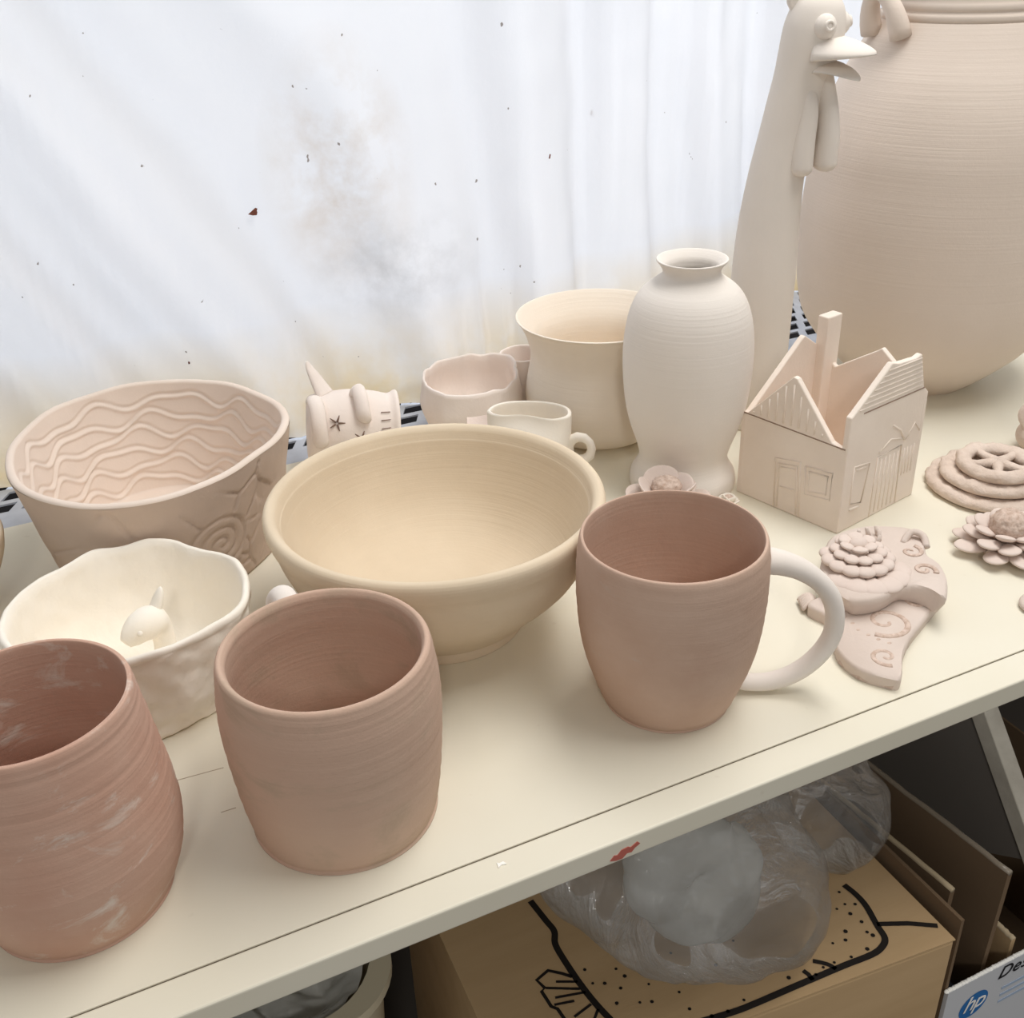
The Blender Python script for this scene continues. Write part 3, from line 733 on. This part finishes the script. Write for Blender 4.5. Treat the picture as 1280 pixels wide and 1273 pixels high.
MB().lathe([(0,0),(.014,0),(.016,.003),(.012,.008),(0,.010)], 32).build('stem_disc', M['flower'], fr)
rs_ = thing('clay_rose', 'small clay rose with cupped petals at the foot of the white vase', 'flower', (.3650,.5490, 0), 0, 'clay flowers')
flower(rs_, [(7, .005, .011, .0260, .0200, .0038, .26, .18, .5), (5, .004, .018, .0210, .0210, .0034, .62, .22, .1)], (.0100, .0070, .0285), M['flower'], 9)
MB().lathe([(0,0),(.013,0),(.014,.004),(.010,.015),(.008,.024),(0,.025)], 32).build('stem_disc', M['flower'], rs_)
rb = thing('clay_bud', 'small pale clay bud between the rose and the clay house', 'flower', (.4155,.5465, 0), 0, 'clay flowers')
flower(rb, [(5, .001, .002, .0080, .0080, .0026, .35, .2, .3), (4, .001, .004, .0065, .0075, .0024, .8, .25, .0)], (.0036, .0032, .0065), M['cream'], 12)

# ------------------------------------------------------------------ stamped star ornaments, one resting on the other
def offset(poly, d):
    c_ = Vector((sum(p[0] for p in poly)/len(poly), sum(p[1] for p in poly)/len(poly)))
    return [tuple(c_ + (Vector(p)-c_)*(1 - d/max(1e-6, (Vector(p)-c_).length))) for p in poly]
def smooth_poly(poly, n=4):
    P = list(poly) + [poly[0]]; out = []
    q = [poly[-1]] + P + [poly[1]]
    for i in range(1, len(q)-2):
        for k in range(n):
            t = k/n; a, b_, c_, d = q[i-1], q[i], q[i+1], q[i+2]
            out.append(tuple(.5*((2*b_[j]) + (-a[j]+c_[j])*t + (2*a[j]-5*b_[j]+4*c_[j]-d[j])*t*t + (-a[j]+3*b_[j]-3*c_[j]+d[j])*t**3) for j in (0,1)))
    return out
LOW = [(.3786,.4140),(.3890,.4180),(.4020,.4169),(.4314,.4558),(.4560,.4620),(.4760,.4450),(.4790,.4200),(.4620,.3895),(.4331,.3735),(.4071,.3606),(.3900,.3478),(.3787,.3362),(.3732,.3375),(.3639,.3519),(.3640,.3682),(.3701,.3803),(.3818,.3963)]
so = Vector((.42, .40))
st_ = thing('star_tile', 'flat clay star tile stamped with swirls, beneath the flowered one', 'clay ornament', (so.x, so.y, 0))
poly = [(p[0]-so.x, p[1]-so.y) for p in smooth_poly(LOW, 3)]
def slab(poly, z0, z1, bev, under=1.8):
    b = MB(); n = len(poly); o1 = offset(poly, bev); lv = [(offset(poly, bev*under), z0), (poly, lerp(z0, z1, .6)), (poly, z1-bev*.8), (o1, z1)]
    for pl, z in lv: b.v += [(x, y, z) for x, y in pl]
    for j in range(3): b.f += [(j*n+i, j*n+(i+1) % n, (j+1)*n+(i+1) % n, (j+1)*n+i) for i in range(n)]
    b.f.append(tuple(range(n-1, -1, -1))); b.f.append(tuple(range(3*n, 4*n)))
    return b
slab(poly, 0, .0085, .0018, .25).build('slab', M['pinkwhite'], st_, angle=50)
def swirl(b, c_, r, z, turns=1.35, a0=0.0, th=.0011, sgn=1, ):
    pts = []; n = 34
    for i in range(n):
        u = i/(n-1); a = a0 + sgn*turns*2*PI*u; q = r*(1-u*.88)
        pts.append((c_[0]-so.x + q*math.cos(a), c_[1]-so.y + q*math.sin(a), z))
    b.tube(pts, [th*1.25*(1-.45*i/n) for i in range(n)], 8, flat=.5, up=(0,0,1))
b = MB()
swirl(b, (.4060,.3790), .0155, .0083, 1.3, 3.6, .0017); swirl(b, (.3830,.3535), .0085, .0083, 1.2, 4.4, .0014, -1); swirl(b, (.4370,.3860), .0065, .0083, 1.0, 2.0, .0015)
b.build('swirl_stamp', M['stamp'], st_)
b = MB()
for p in [(.3880,.3935),(.3885,.3865),(.3870,.3800),(.3885,.3735),(.3905,.3675),(.3935,.3620)]: b.ball((p[0]-so.x, p[1]-so.y, .0081), (.0016,.0012,.0008), 10, 6)
b.build('dot_stamp', M['stamp'], st_)
b = MB()
b.add([(.3634-so.x,.3519-so.y,.0010),(.3634-so.x,.3682-so.y,.0010),(.3655-so.x,.3682-so.y,.0078),(.3655-so.x,.3524-so.y,.0078),(.3775-so.x,.3360-so.y,.0078),(.3732-so.x,.3367-so.y,.0010)], [(0,1,2,3),(0,3,4,5)])
b.build('textured_edge', M['stamp'], st_)
UP = [(.4097,.4397),(.4288,.4536),(.4557,.4527),(.4800,.4324),(.4640,.4101),(.4627,.3982),(.4538,.3827),(.4385,.3679),(.4368,.3773),(.4270,.3816),(.4064,.3787),(.3915,.3830),(.3885,.3929),(.3887,.4071),(.3949,.4246)]
su = thing('flowered_star_tile', 'clay star tile topped with a petalled flower, resting on the swirl stamped one', 'clay ornament', (so.x, so.y, .0085))
UP = [(x, y + .007*(1 - sstep(.384, .402, y))*(1 - sstep(.425, .436, x))) for x, y in UP]
poly = [(p[0]-so.x, p[1]-so.y) for p in smooth_poly(UP, 3)]
def dome(b, k=.006):
    b.v = [(x, y, z + k*max(0, 1-((x-.004)**2+(y-.012)**2)/.0016) - (.0 if z > .002 else 0)) for x, y, z in b.v]; return b
sb = slab(poly, .0005, .0135, .0022); sb.build('slab', M['pinkwhite'], su, angle=50)
def petals(t, c_, n, r0, z, L_, W_, th, tilt, cup, a0, a1):
    for k in range(n):
        a = lerp(a0, a1, k/(n-1)) if n > 1 else a0
        m = Matrix.Translation((c_[0], c_[1], z)) @ Matrix.Rotation(a, 4, 'Z') @ Matrix.Translation((r0,0,0)) @ Matrix.Rotation(-tilt, 4, 'Y')
        pm = petal_mb(L_, W_, th, cup); pm.v = [tuple(m @ Vector(p)) for p in pm.v]; pm.build('petal', M['flower'], t)
fc = (-.0020, .0200)
petals(su, (fc[0], fc[1]-.006), 6, .0120, .0140, .0165, .0150, .0060, -.15, .05, -2.9, -.6)
petals(su, fc, 9, .0105, .0180, .0120, .0100, .0060, -.05, .05, -3.9, -.1)
petals(su, (fc[0]+.001, fc[1]+.001), 10, .0060, .0215, .0110, .0078, .0045, .02, .06, -3.8, 1.7)
petals(su, (fc[0]+.002, fc[1]+.003), 6, .0030, .0245, .0090, .0080, .0036, .10, .10, 0, 5.2)
MB().ball((fc[0]+.0025, fc[1]+.003, .0250), (.0060,.0050,.0040), 20, 12).build('flower_centre', M['flower'], su)
b = MB()
swirl(b, (.4480,.3950), .0070, .0137, 1.2, 5.2, .0014); swirl(b, (.4560,.4150), .0075, .0137, 1.1, .5, .0012, -1)
b.build('swirl_stamp', M['stamp'], su)
b = MB()
for k, p in enumerate([(.4430,.4310),(.4480,.4340),(.4520,.4390),(.4470,.4420),(.4400,.4440)]):
    b.tube([(p[0]-so.x, p[1]-so.y, .0130), (p[0]-so.x+.0025*math.cos(k), p[1]-so.y+.0025*math.sin(k), .0195)], [.0016,.0011], 8)
b.build('stamen', M['pinkwhite'], su)
MB().tube(spl([(.040,.026,.012),(.048,.028,.017),(.052,.022,.0165),(.049,.015,.0125)], 4), .0022, 10).build('curl', M['pinkwhite'], su)

# small shell like piece by the left tip of the star
sm = MB()
for k in range(6): sm.tube(spl([(0,0,.002), (-.006+.0006*k, -.0028+.0013*k, .006), (-.013+.0008*k, -.0045+.0020*k, .0025)], 4), [.0018]*4+[.0014]*4+[.0006], 8)
o = sm.build('clay_shell', M['pinkwhite'], None, (.3905, .4215, 0)); tag(o, 'tiny ribbed clay shell lying at the left tip of the star tiles', 'clay ornament')

# ------------------------------------------------------------------ stack of coiled trivets
def rough_ring(name, R0, rt, z, c_, label, spokes):
    t = thing(name, label, 'trivet', (*c_, z), 0, 'stack of pierced clay discs')
    b = MB(); n = 90; m = 14; sd = R0*100
    for i in range(n):
        a = 2*PI*i/n
        for k in range(m):
            q = 2*PI*k/m
            rr_ = R0 - rt*1.25 + rt*1.25*math.cos(q); zz_ = .0045 + .0045*math.sin(q)
            p = Vector((rr_*math.cos(a), rr_*math.sin(a), zz_)); d = .0017*fbm(p, 130, sd, 4)
            b.v.append(tuple(p*(1 + d/max(R0,.01)) + Vector((0,0,d*.6))))
    b.f += [(i*m+k, i*m+(k+1) % m, ((i+1) % n)*m+(k+1) % m, ((i+1) % n)*m+k) for i in range(n) for k in range(m)]
    b.build('rim_coil', M['trivet'], t)
    for a in spokes:
        pts = [Vector((math.cos(a)*q, math.sin(a)*q, .0045)) for q in (0, R0*.25, R0*.5, R0*.8)]
        MB().tube([tuple(p) for p in pts], [.0050,.0038,.0030,.0040], 12, flat=.9).build('spoke', M['trivet'], t)
rough_ring('pierced_disc', .0460, .0068, 0, (.5970,.4800), 'widest pierced clay disc, bottom of the stack of three', (.3,1.9,3.4,5.0))
rough_ring('pierced_disc', .0370, .0066, .0088, (.5945,.4790), 'middle pierced clay disc in the stack of three', (.9,2.5,4.0,5.6))
rough_ring('pierced_disc', .0285, .0046, .0176, (.5930,.4760), 'smallest pierced clay disc, top of the stack of three', (.2,1.5,2.7,3.9,5.1))

# piece with leaf ear, and a flat disc, both cut by the right edge
et = thing('eared_clay_figure', 'small clay piece with an upright leaf shaped ear at right edge', 'figurine', (.6710, .5090, 0))
MB().ball((0,0,.0125), (.0160,.0150,.0128), 32, 18).build('body', M['trivet'], et)
em = petal_mb(.024, .016, .0050, .12)
mt = Matrix.Translation((-.0105,.000,.0165)) @ Matrix.Rotation(1.15, 4, 'Z') @ Matrix.Rotation(-1.25, 4, 'Y'); em.v = [tuple(mt @ Vector(p)) for p in em.v]
em.build('ear', M['trivet'], et)
o = MB().lathe([(0,0),(.0095,0),(.0115,.0015),(.0118,.0032),(.0100,.0050),(.006,.0046),(0,.0044)], 40, ring_noise(.05, 71)).build('clay_disc', M['pinkwhite'], None, (.5040, .3555, 0))
tag(o, 'small flat clay disc at the right edge nearest the shelf front', 'clay ornament')

# ------------------------------------------------------------------ under the shelf
BZ = -.20
MB_ = MB
ls = MB().box((-.9, .25, -.47), (1.75, .97, -.45)).build('lower_shelf', M['floor'], None, smooth=False); tag(ls, 'dark lower shelf board holding the boxes beneath the pottery', 'shelf')
bxo = Vector((.29, .42, -.45)); BR = math.radians(-4)
bt_ = thing('cardboard_box', 'large closed brown cardboard box with black marker drawing on top', 'box', (.29, .435, -.45))
ol = Vector((.29, .435, -.45))
foot = [(.4345,.3080),(.4385,.540),(.1520,.560),(.1410,.3350)]
fp = [(p[0]-ol.x, p[1]-ol.y) for p in foot]
MB().prism(fp, 0, .2490).build('carton', M['card'], bt_, smooth=False, bevel=.0025)
cx_, cy_ = sum(p[0] for p in fp)/4, sum(p[1] for p in fp)/4
mid1 = ((fp[0][0]+fp[1][0])/2, (fp[0][1]+fp[1][1])/2); mid2 = ((fp[2][0]+fp[3][0])/2, (fp[2][1]+fp[3][1])/2)
MB().prism([fp[0], (mid1[0], mid1[1]+.03), (mid2[0], mid2[1]+.03), fp[3]], .2490, .2500).build('top_flap', M['card'], bt_, smooth=False)
def stroke(b, pts, w):
    n = len(pts); L1 = []; R1 = []
    for i in range(n):
        a = Vector(pts[max(i-1, 0)]); c_ = Vector(pts[min(i+1, n-1)]); d = (c_-a).normalized(); nn_ = Vector((-d.y, d.x)); p = Vector(pts[i])
        L1.append(p + nn_*w/2); R1.append(p - nn_*w/2)
    v = [(p.x-ol.x, p.y-ol.y, .2504) for p in L1] + [(p.x-ol.x, p.y-ol.y, .2504) for p in R1]
    b.add(v, [(i, i+1, n+i+1, n+i) for i in range(n-1)])
S1 = [(0.2097,0.4566),(0.2116,0.4382),(0.2126,0.4278),(0.2086,0.4188),(0.2081,0.4050),(0.2086,0.3892),(0.2100,0.3736),(0.2125,0.3596),(0.2171,0.3433),(0.2289,0.3370),(0.2522,0.3330),(0.2791,0.3285),(0.2958,0.3271),(0.3221,0.3260),(0.3412,0.3251),(0.3608,0.3241),(0.3803,0.3227),(0.3901,0.3244),(0.3960,0.3288),(0.3983,0.3386),(0.4024,0.3529),(0.4030,0.3636),(0.4014,0.3734)]
b = MB()
stroke(b, spl(S1, 4), .0042)
stroke(b, [(0.3987,0.3391),(0.4167,0.3306),(0.4319,0.3207)], .0034)
stroke(b, spl([(0.3448,0.3355),(0.3511,0.3297),(0.3537,0.3245)], 3), .003); stroke(b, [(0.3351,0.3326),(0.3362,0.329),(0.3360,0.3246)], .003)
stroke(b, [(0.2067,0.3928),(0.2025,0.3975),(0.1956,0.4035),(0.1863,0.4005),(0.1882,0.3933),(0.1854,0.3922),(0.1859,0.3803),(0.1885,0.3771),(0.1891,0.3691),(.1930,.3600),(.2000,.3540)], .0022)
for l in ([(0.1963,0.3942),(0.2081,0.3882)], [(0.1886,0.3931),(0.2070,0.3831)], [(0.1907,0.3845),(0.2089,0.3796)], [(0.1881,0.3804),(0.2000,0.3774)], [(0.1949,0.3679),(0.2080,0.3709)], [(0.2102,0.3662),(0.2047,0.3612)]): stroke(b, l, .0017)
for p in [(0.2161,0.3937),(0.2336,0.3855),(0.2358,0.3786),(0.2158,0.3830),(0.2223,0.3797),(0.2293,0.3724),(0.2459,0.3671),(0.2219,0.3645),(0.2345,0.3587),(0.2412,0.3559),(0.2593,0.3541),(0.3913,0.3607),(0.3972,0.3577),(0.3893,0.3531),(0.3841,0.3600),(0.3946,0.3701),(0.3914,0.3449),(0.3774,0.3437),(0.3730,0.3385),(0.3891,0.3371),(0.3906,0.3336),(0.3643,0.3402),(0.3805,0.3272),(0.3677,0.3271),(0.3558,0.3286),(0.3475,0.3289),(0.3402,0.3268),(0.3241,0.3325),(0.2907,0.3321),(0.2778,0.3301),(0.2676,0.3318),(0.2585,0.3417),(.29,.36),(.31,.37),(.27,.38)]:
    r_ = .0009 + .0006*random.random()
    n0 = len(b.v); b.v += [(p[0]-ol.x + r_*math.cos(2*PI*k/8), p[1]-ol.y + r_*math.sin(2*PI*k/8), .2504) for k in range(8)]; b.f.append(tuple(range(n0, n0+8)))
b.build('marker_drawing', M['marker'], bt_, smooth=False, fix=False)

# clear plastic bags on the box
def bag_mb(outline, Y, depth, c_, amp, sd, k=1.0, zmax=-.017, zmin=-.1985):
    R_, RS_ = polar(outline, (c_[0], c_[2])); b = MB(); seg, rings = 120, 60
    for i in range(rings+1):
        ph = PI*i/rings
        for j in range(seg):
            t = 2*PI*j/seg; r = RS_(t, .08)*k*math.sin(ph)**.8
            p = Vector((r*math.cos(t), depth*math.cos(ph), r*math.sin(t)))
            q = Vector((p.x*1.0, p.y*1.0, p.z*.7))
            w = noise.noise(q*13 + Vector((sd,0,0)))
            w2 = 1 - abs(2*noise.noise(q*20 + Vector((sd*2, 1, 0)) + Vector((w, w, 0))*.6))
            dirv = p.normalized() if p.length > 1e-5 else Vector((0,1,0))
            p = p + dirv*amp*(w*.7 + .5*(w2-.6)**2*(1 if w2 > .6 else -1) + .12*noise.noise(q*70))
            pz = min(zmax, max(zmin, c_[2]+p.z))
            b.v.append((p.x + c_[0], p.y + Y, pz))
    b.f += [(i*seg+k_, (i+1)*seg+k_, (i+1)*seg+(k_+1) % seg, i*seg+(k_+1) % seg) for i in range(rings) for k_ in range(seg)]
    return b
def scl(pts, k): return [(x*k, .378 + (z-.378)*k) for x, z in pts]
B1 = scl([(0.2204,-0.0590),(0.2439,-0.0327),(0.2733,-0.0232),(0.3050,-0.0309),(0.3243,-0.0596),(0.3405,-0.1011),(0.3588,-0.1500),(0.3665,-0.1751),(0.3612,-0.2167),(0.3497,-0.2269),(0.3177,-0.2204),(0.2794,-0.1881),(0.2504,-0.1747),(0.2227,-0.1550),(0.2119,-0.1353),(0.1966,-0.1137),(0.1773,-0.0937),(0.1661,-0.0696),(0.1778,-0.0581),(0.1988,-0.0600)], .957)
B1I = scl([(0.2254,-0.0614),(0.2500,-0.0556),(0.2761,-0.0618),(0.2968,-0.0867),(0.3086,-0.1245),(0.3089,-0.1586),(0.2925,-0.1706),(0.2662,-0.1593),(0.2432,-0.1329),(0.2289,-0.0964)], .957)
B2 = scl([(0.3698,-0.1150),(0.3925,-0.0944),(0.4277,-0.1122),(0.4523,-0.1580),(0.4658,-0.1864),(0.4675,-0.2127),(0.4506,-0.2338),(0.4250,-0.2314),(0.4052,-0.2151),(0.3840,-0.1818)], .945)
g1 = thing('plastic_bag', 'big crumpled clear plastic bag with milky bundle on the cardboard box', 'plastic bag', (.27, .36, BZ), 0, 'clear plastic bags')
def shift(b, d): b.v = [(x-d[0], y-d[1], z-d[2]) for x, y, z in b.v]; return b
shift(bag_mb(B1, .345, .032, (.262, 0, -.10), .021, 3), (.27,.36,BZ)).build('film', M['bag'], g1)
shift(bag_mb(B1I, .348, .020, (.258, 0, -.09), .020, 8), (.27,.36,BZ)).build('inner_bundle', M['bag_in'], g1)
g2 = thing('plastic_bag', 'smaller clear plastic bag behind the big one at box corner', 'plastic bag', (.40, .40, BZ), 0, 'clear plastic bags')
shift(bag_mb(B2, .395, .026, (.395, 0, -.145), .018, 14), (.40,.40,BZ)).build('film', M['bag'], g2)

# open carton with printed white front, holding card sheets
ht_ = thing('open_carton', 'open carton with white printed front and blue round logo', 'box', (.55, .40, -.45))
q0 = Vector((.55, .40, -.45))
MB().box((.4405-q0.x, .3080-q0.y, 0), (.690-q0.x, .3110-q0.y, .1945)).build('front_panel', M['white_card'], ht_, smooth=False)
MB().box((.4405-q0.x, .3112-q0.y, 0), (.4430-q0.x, .500-q0.y, .2600)).build('side_panel', M['card_dark'], ht_, smooth=False)
MB().box((.6880-q0.x, .3112-q0.y, 0), (.690-q0.x, .500-q0.y, .19)).build('side_panel', M['card_dark'], ht_, smooth=False)
MB().box((.4432-q0.x, .4975-q0.y, 0), (.6878-q0.x, .500-q0.y, .1106)).build('back_panel', M['card_dark'], ht_, smooth=False)
MB().box((.4432-q0.x, .3112-q0.y, 0), (.6878-q0.x, .4973-q0.y, .003)).build('bottom_panel', M['card_dark'], ht_, smooth=False)
b = MB()
for k in range(40):
    u = k/40; b.ball((.4405-q0.x + .11*u, .3095-q0.y, .1945 + .0008*nz((u*30,0,0))), (.0022,.0016,.0010+.0006*random.random()), 8, 6)
b.build('torn_edge', M['chip'], ht_)
# logo: blue oval with two white letters, and the word on the panel
lx, lz = .4685 - q0.x, -.2835 + .45
b = MB(); n0 = 48
b.v = [(lx + .0125*math.cos(2*PI*k/n0) + .0018*math.sin(2*PI*k/n0), .3078-q0.y, lz + .0120*math.sin(2*PI*k/n0)) for k in range(n0)]; b.f = [tuple(range(n0))]
lg = b.build('round_logo', M['blue'], ht_, smooth=False, fix=False)
def flat_text(name, s, size, mat, loc, parent, shear=0, space=1.0):
    cu = bpy.data.curves.new(name, 'FONT'); cu.body = s; cu.size = size; cu.extrude = .0001; cu.shear = shear; cu.space_character = space
    o = bpy.data.objects.new(name, cu); col.objects.link(o); cu.materials.append(mat); me = bpy.data.meshes.new_from_object(o); bpy.data.objects.remove(o); me.materials.clear(); me.materials.append(mat)
    o = bpy.data.objects.new(name, me); col.objects.link(o)
    o.rotation_euler = (PI/2, 0, 0); o.location = loc; o.parent = parent; return o
flat_text('logo_lettering', 'hp', .0205, M['chip'], (lx-.0103, .3074-q0.y, lz-.0040), lg, .35, .9)
flat_text('lettering', 'Desk', .0165, M['print'], (.4860-q0.x, .3076-q0.y, -.2690+.45), ht_, .3, 1.05)
b = MB()
for k in range(3): b.box((.494-q0.x, .3077-q0.y, -.2835+.45-.007*k), (.535-q0.x, .30795-q0.y, -.2812+.45-.007*k))
b.build('small_print', NT('pale_blue_print').fin(srgb(168,184,206), .6), ht_, smooth=False)
# card sheets standing in the carton
def sheet(name, label, x, y0, y1, za, zb, mat, lean, tape=False, th=.004, base=-.446):
    t = thing(name, label, 'cardboard', (x, (y0+y1)/2, base), 0, 'card sheets in the open carton'); c_ = (y0+y1)/2
    n = 16; v = []
    poly = [(y0-c_, 0), (y1-c_, 0)] + [(lerp(y1, y0, i/n)-c_, lerp(zb, za, i/n) - base + .0012*nz((i*.9, x*60, 0))) for i in range(n+1)]
    b = MB().prism(poly, 0, th, lambda u, z, k: (k + lean*z, u, z)); b.build('panel', mat, t, smooth=False)
    top = [(th/2 + lean*(z), u, z) for u, z in poly[2:]]
    MB().tube(top, th*.52, 8).build('torn_edge' if not tape else 'taped_edge', M['card_torn'] if not tape else M['tape'], t)
sheet('cardboard_sheet', 'grey brown torn cardboard sheet nearest the closed box', .4480, .3330, .470, -.1915, -.205, M['card_dark'], .02)
sheet('cardboard_sheet', 'dark brown cardboard sheet with clear taped edge, tallest in the carton', .4760, .3180, .480, -.1770, -.192, M['card_dark'], .03, True)
sheet('cardboard_sheet', 'short pale edged card piece standing right in the carton', .5000, .3165, .352, -.2490, -.2485, M['card'], .02)
kb = thing('plastic_clip', 'dark plastic clip lying inside the open carton', 'clip', (.462, .324, -.447))
MB().box((-.006,-.010,0), (.006,.010,.165)).build('clip_body', M['print'], kb, smooth=False, bevel=.002)
# leaning grey board with pale edge strip
gp = thing('leaning_board', 'grey board with pale chipped edge strip leaning under the shelf end', 'board', (.56, .359, -.447))
# corner and directions in the plane x = const
K = Vector((.359,-.2405)); uu = Vector((.625,.781)); vv_ = Vector((.820,-.572))
def PL(a, c_, k): 
    p = K + uu*a + vv_*c_; return (k, p.x-.359, p.y+.447)
b = MB(); 
b.add([PL(0,0,0),PL(.26,0,0),PL(.26,.12,0),PL(0,.19,0)] + [PL(0,0,.010),PL(.26,0,.010),PL(.26,.12,.010),PL(0,.19,.010)], [(0,1,2,3),(4,7,6,5),(0,4,5,1),(1,5,6,2),(2,6,7,3),(3,7,4,0)])
b.build('panel', M['grey_board'], gp, smooth=False)
b = MB(); b.add([PL(-.008,-.015,-.002),PL(.26,-.015,-.002),PL(.26,0,-.002),PL(-.008,0,-.002)] + [PL(-.008,-.015,.012),PL(.26,-.015,.012),PL(.26,0,.012),PL(-.008,0,.012)], [(0,1,2,3),(4,7,6,5),(0,4,5,1),(1,5,6,2),(2,6,7,3),(3,7,4,0)])
b.build('edge_strip', M['pale_trim'], gp, smooth=False, bevel=.001)

# tub with a plastic liner
tt_ = thing('plastic_tub', 'cream plastic tub lined with crumpled clear plastic under the shelf', 'tub', (-.02, .50, -.45))
def rrect(hx, hy, r, n=10):
    out = []
    for cx_, cy_, a0 in ((hx-r, hy-r, 0), (-hx+r, hy-r, PI/2), (-hx+r, -hy+r, PI), (hx-r, -hy+r, 1.5*PI)):
        for k in range(n+1): a = a0 + PI/2*k/n; out.append((cx_ + r*math.cos(a), cy_ + r*math.sin(a)))
    return out
lv = [(.112,.078,0),(.124,.090,.268),(.129,.095,.269),(.129,.095,.276),(.119,.085,.2755),(.108,.075,.006)]
b = MB(); N = 44
for hx, hy, z in lv: b.v += [(x, y, z) for x, y in rrect(hx, hy, .045)]
for j in range(len(lv)-1): b.f += [(j*N+i, j*N+(i+1) % N, (j+1)*N+(i+1) % N, (j+1)*N+i) for i in range(N)]
b.f.append(tuple(range(N-1,-1,-1))); b.f.append(tuple((len(lv)-1)*N+i for i in range(N)))
b.build('shell', M['tub'], tt_, angle=40)
b = MB(); ring_ = []
for x, y in rrect(.1150, .0815, .0430, 24): ring_.append((x, y))
n = len(ring_); m = 46
for j in range(m+1):
    u = j/m
    for x, y in ring_:
        q = Vector((x*u, y*u, 0)); w_ = noise.turbulence(q*30, 3, True) - .45
        b.v.append((x*u*(1 - .02*w_), y*u*(1 - .02*w_), .256 + .030*w_*(1 - .6*u) + .017*sstep(.80, 1.0, u)))
b.f += [(j*n+i, j*n+(i+1) % n, (j+1)*n+(i+1) % n, (j+1)*n+i) for j in range(m) for i in range(n)]
b.build('plastic_liner', M['liner'], tt_)

# ------------------------------------------------------------------ light and camera
w = bpy.data.worlds.new('World'); sc.world = w; w.use_nodes = True
bg = w.node_tree.nodes['Background']; bg.inputs['Color'].default_value = (1.0, .985, .965, 1); bg.inputs['Strength'].default_value = .30
def area(name, loc, target, sx, sy, power, color):
    l = bpy.data.lights.new(name, 'AREA'); l.shape = 'RECTANGLE'; l.size = sx; l.size_y = sy; l.energy = power; l.color = color
    o = bpy.data.objects.new(name, l); col.objects.link(o); o.location = loc
    o.rotation_euler = (Vector(target) - Vector(loc)).to_track_quat('-Z', 'Y').to_euler(); return o
area('daylight_window', (.45, 1.75, .55), (.45, .85, .35), 2.4, 1.5, 23, (.83, .90, 1.0))
area('ceiling_lamp', (.70, .45, 1.35), (.43, .5, 0), 1.2, .5, 16.8, (1.0, .975, .945))
area('front_fill', (-.4, -1.1, 1.2), (.36, .4, -.1), .22, .22, 6, (1.0, .97, .92))  # added fill on the camera side, for bag highlights and front faces
cd = bpy.data.cameras.new('camera'); cam = bpy.data.objects.new('camera', cd); col.objects.link(cam); sc.camera = cam
rt = Vector((.90239679,-.42962933,-.03314612)); up = Vector((.2355,.4273,.8729)); fw = Vector((.3609,.7955,-.4868)).normalized()
up = (up - fw*up.dot(fw)).normalized(); rt = fw.cross(up)
cam.matrix_world = Matrix(((rt.x, up.x, -fw.x, 0), (rt.y, up.y, -fw.y, 0), (rt.z, up.z, -fw.z, .378046), (0,0,0,1)))
cd.sensor_fit = 'HORIZONTAL'; cd.sensor_width = 36; cd.lens = 36*1358.6165/1280; cd.clip_start = .01; cd.clip_end = 50
sc.cycles.max_bounces = 16; sc.cycles.diffuse_bounces = 10; sc.cycles.transparent_max_bounces = 24
vs = sc.view_settings; vs.view_transform = 'Standard'; vs.look = 'None'; vs.exposure = 0.08; vs.gamma = 1; vs.use_curve_mapping = False
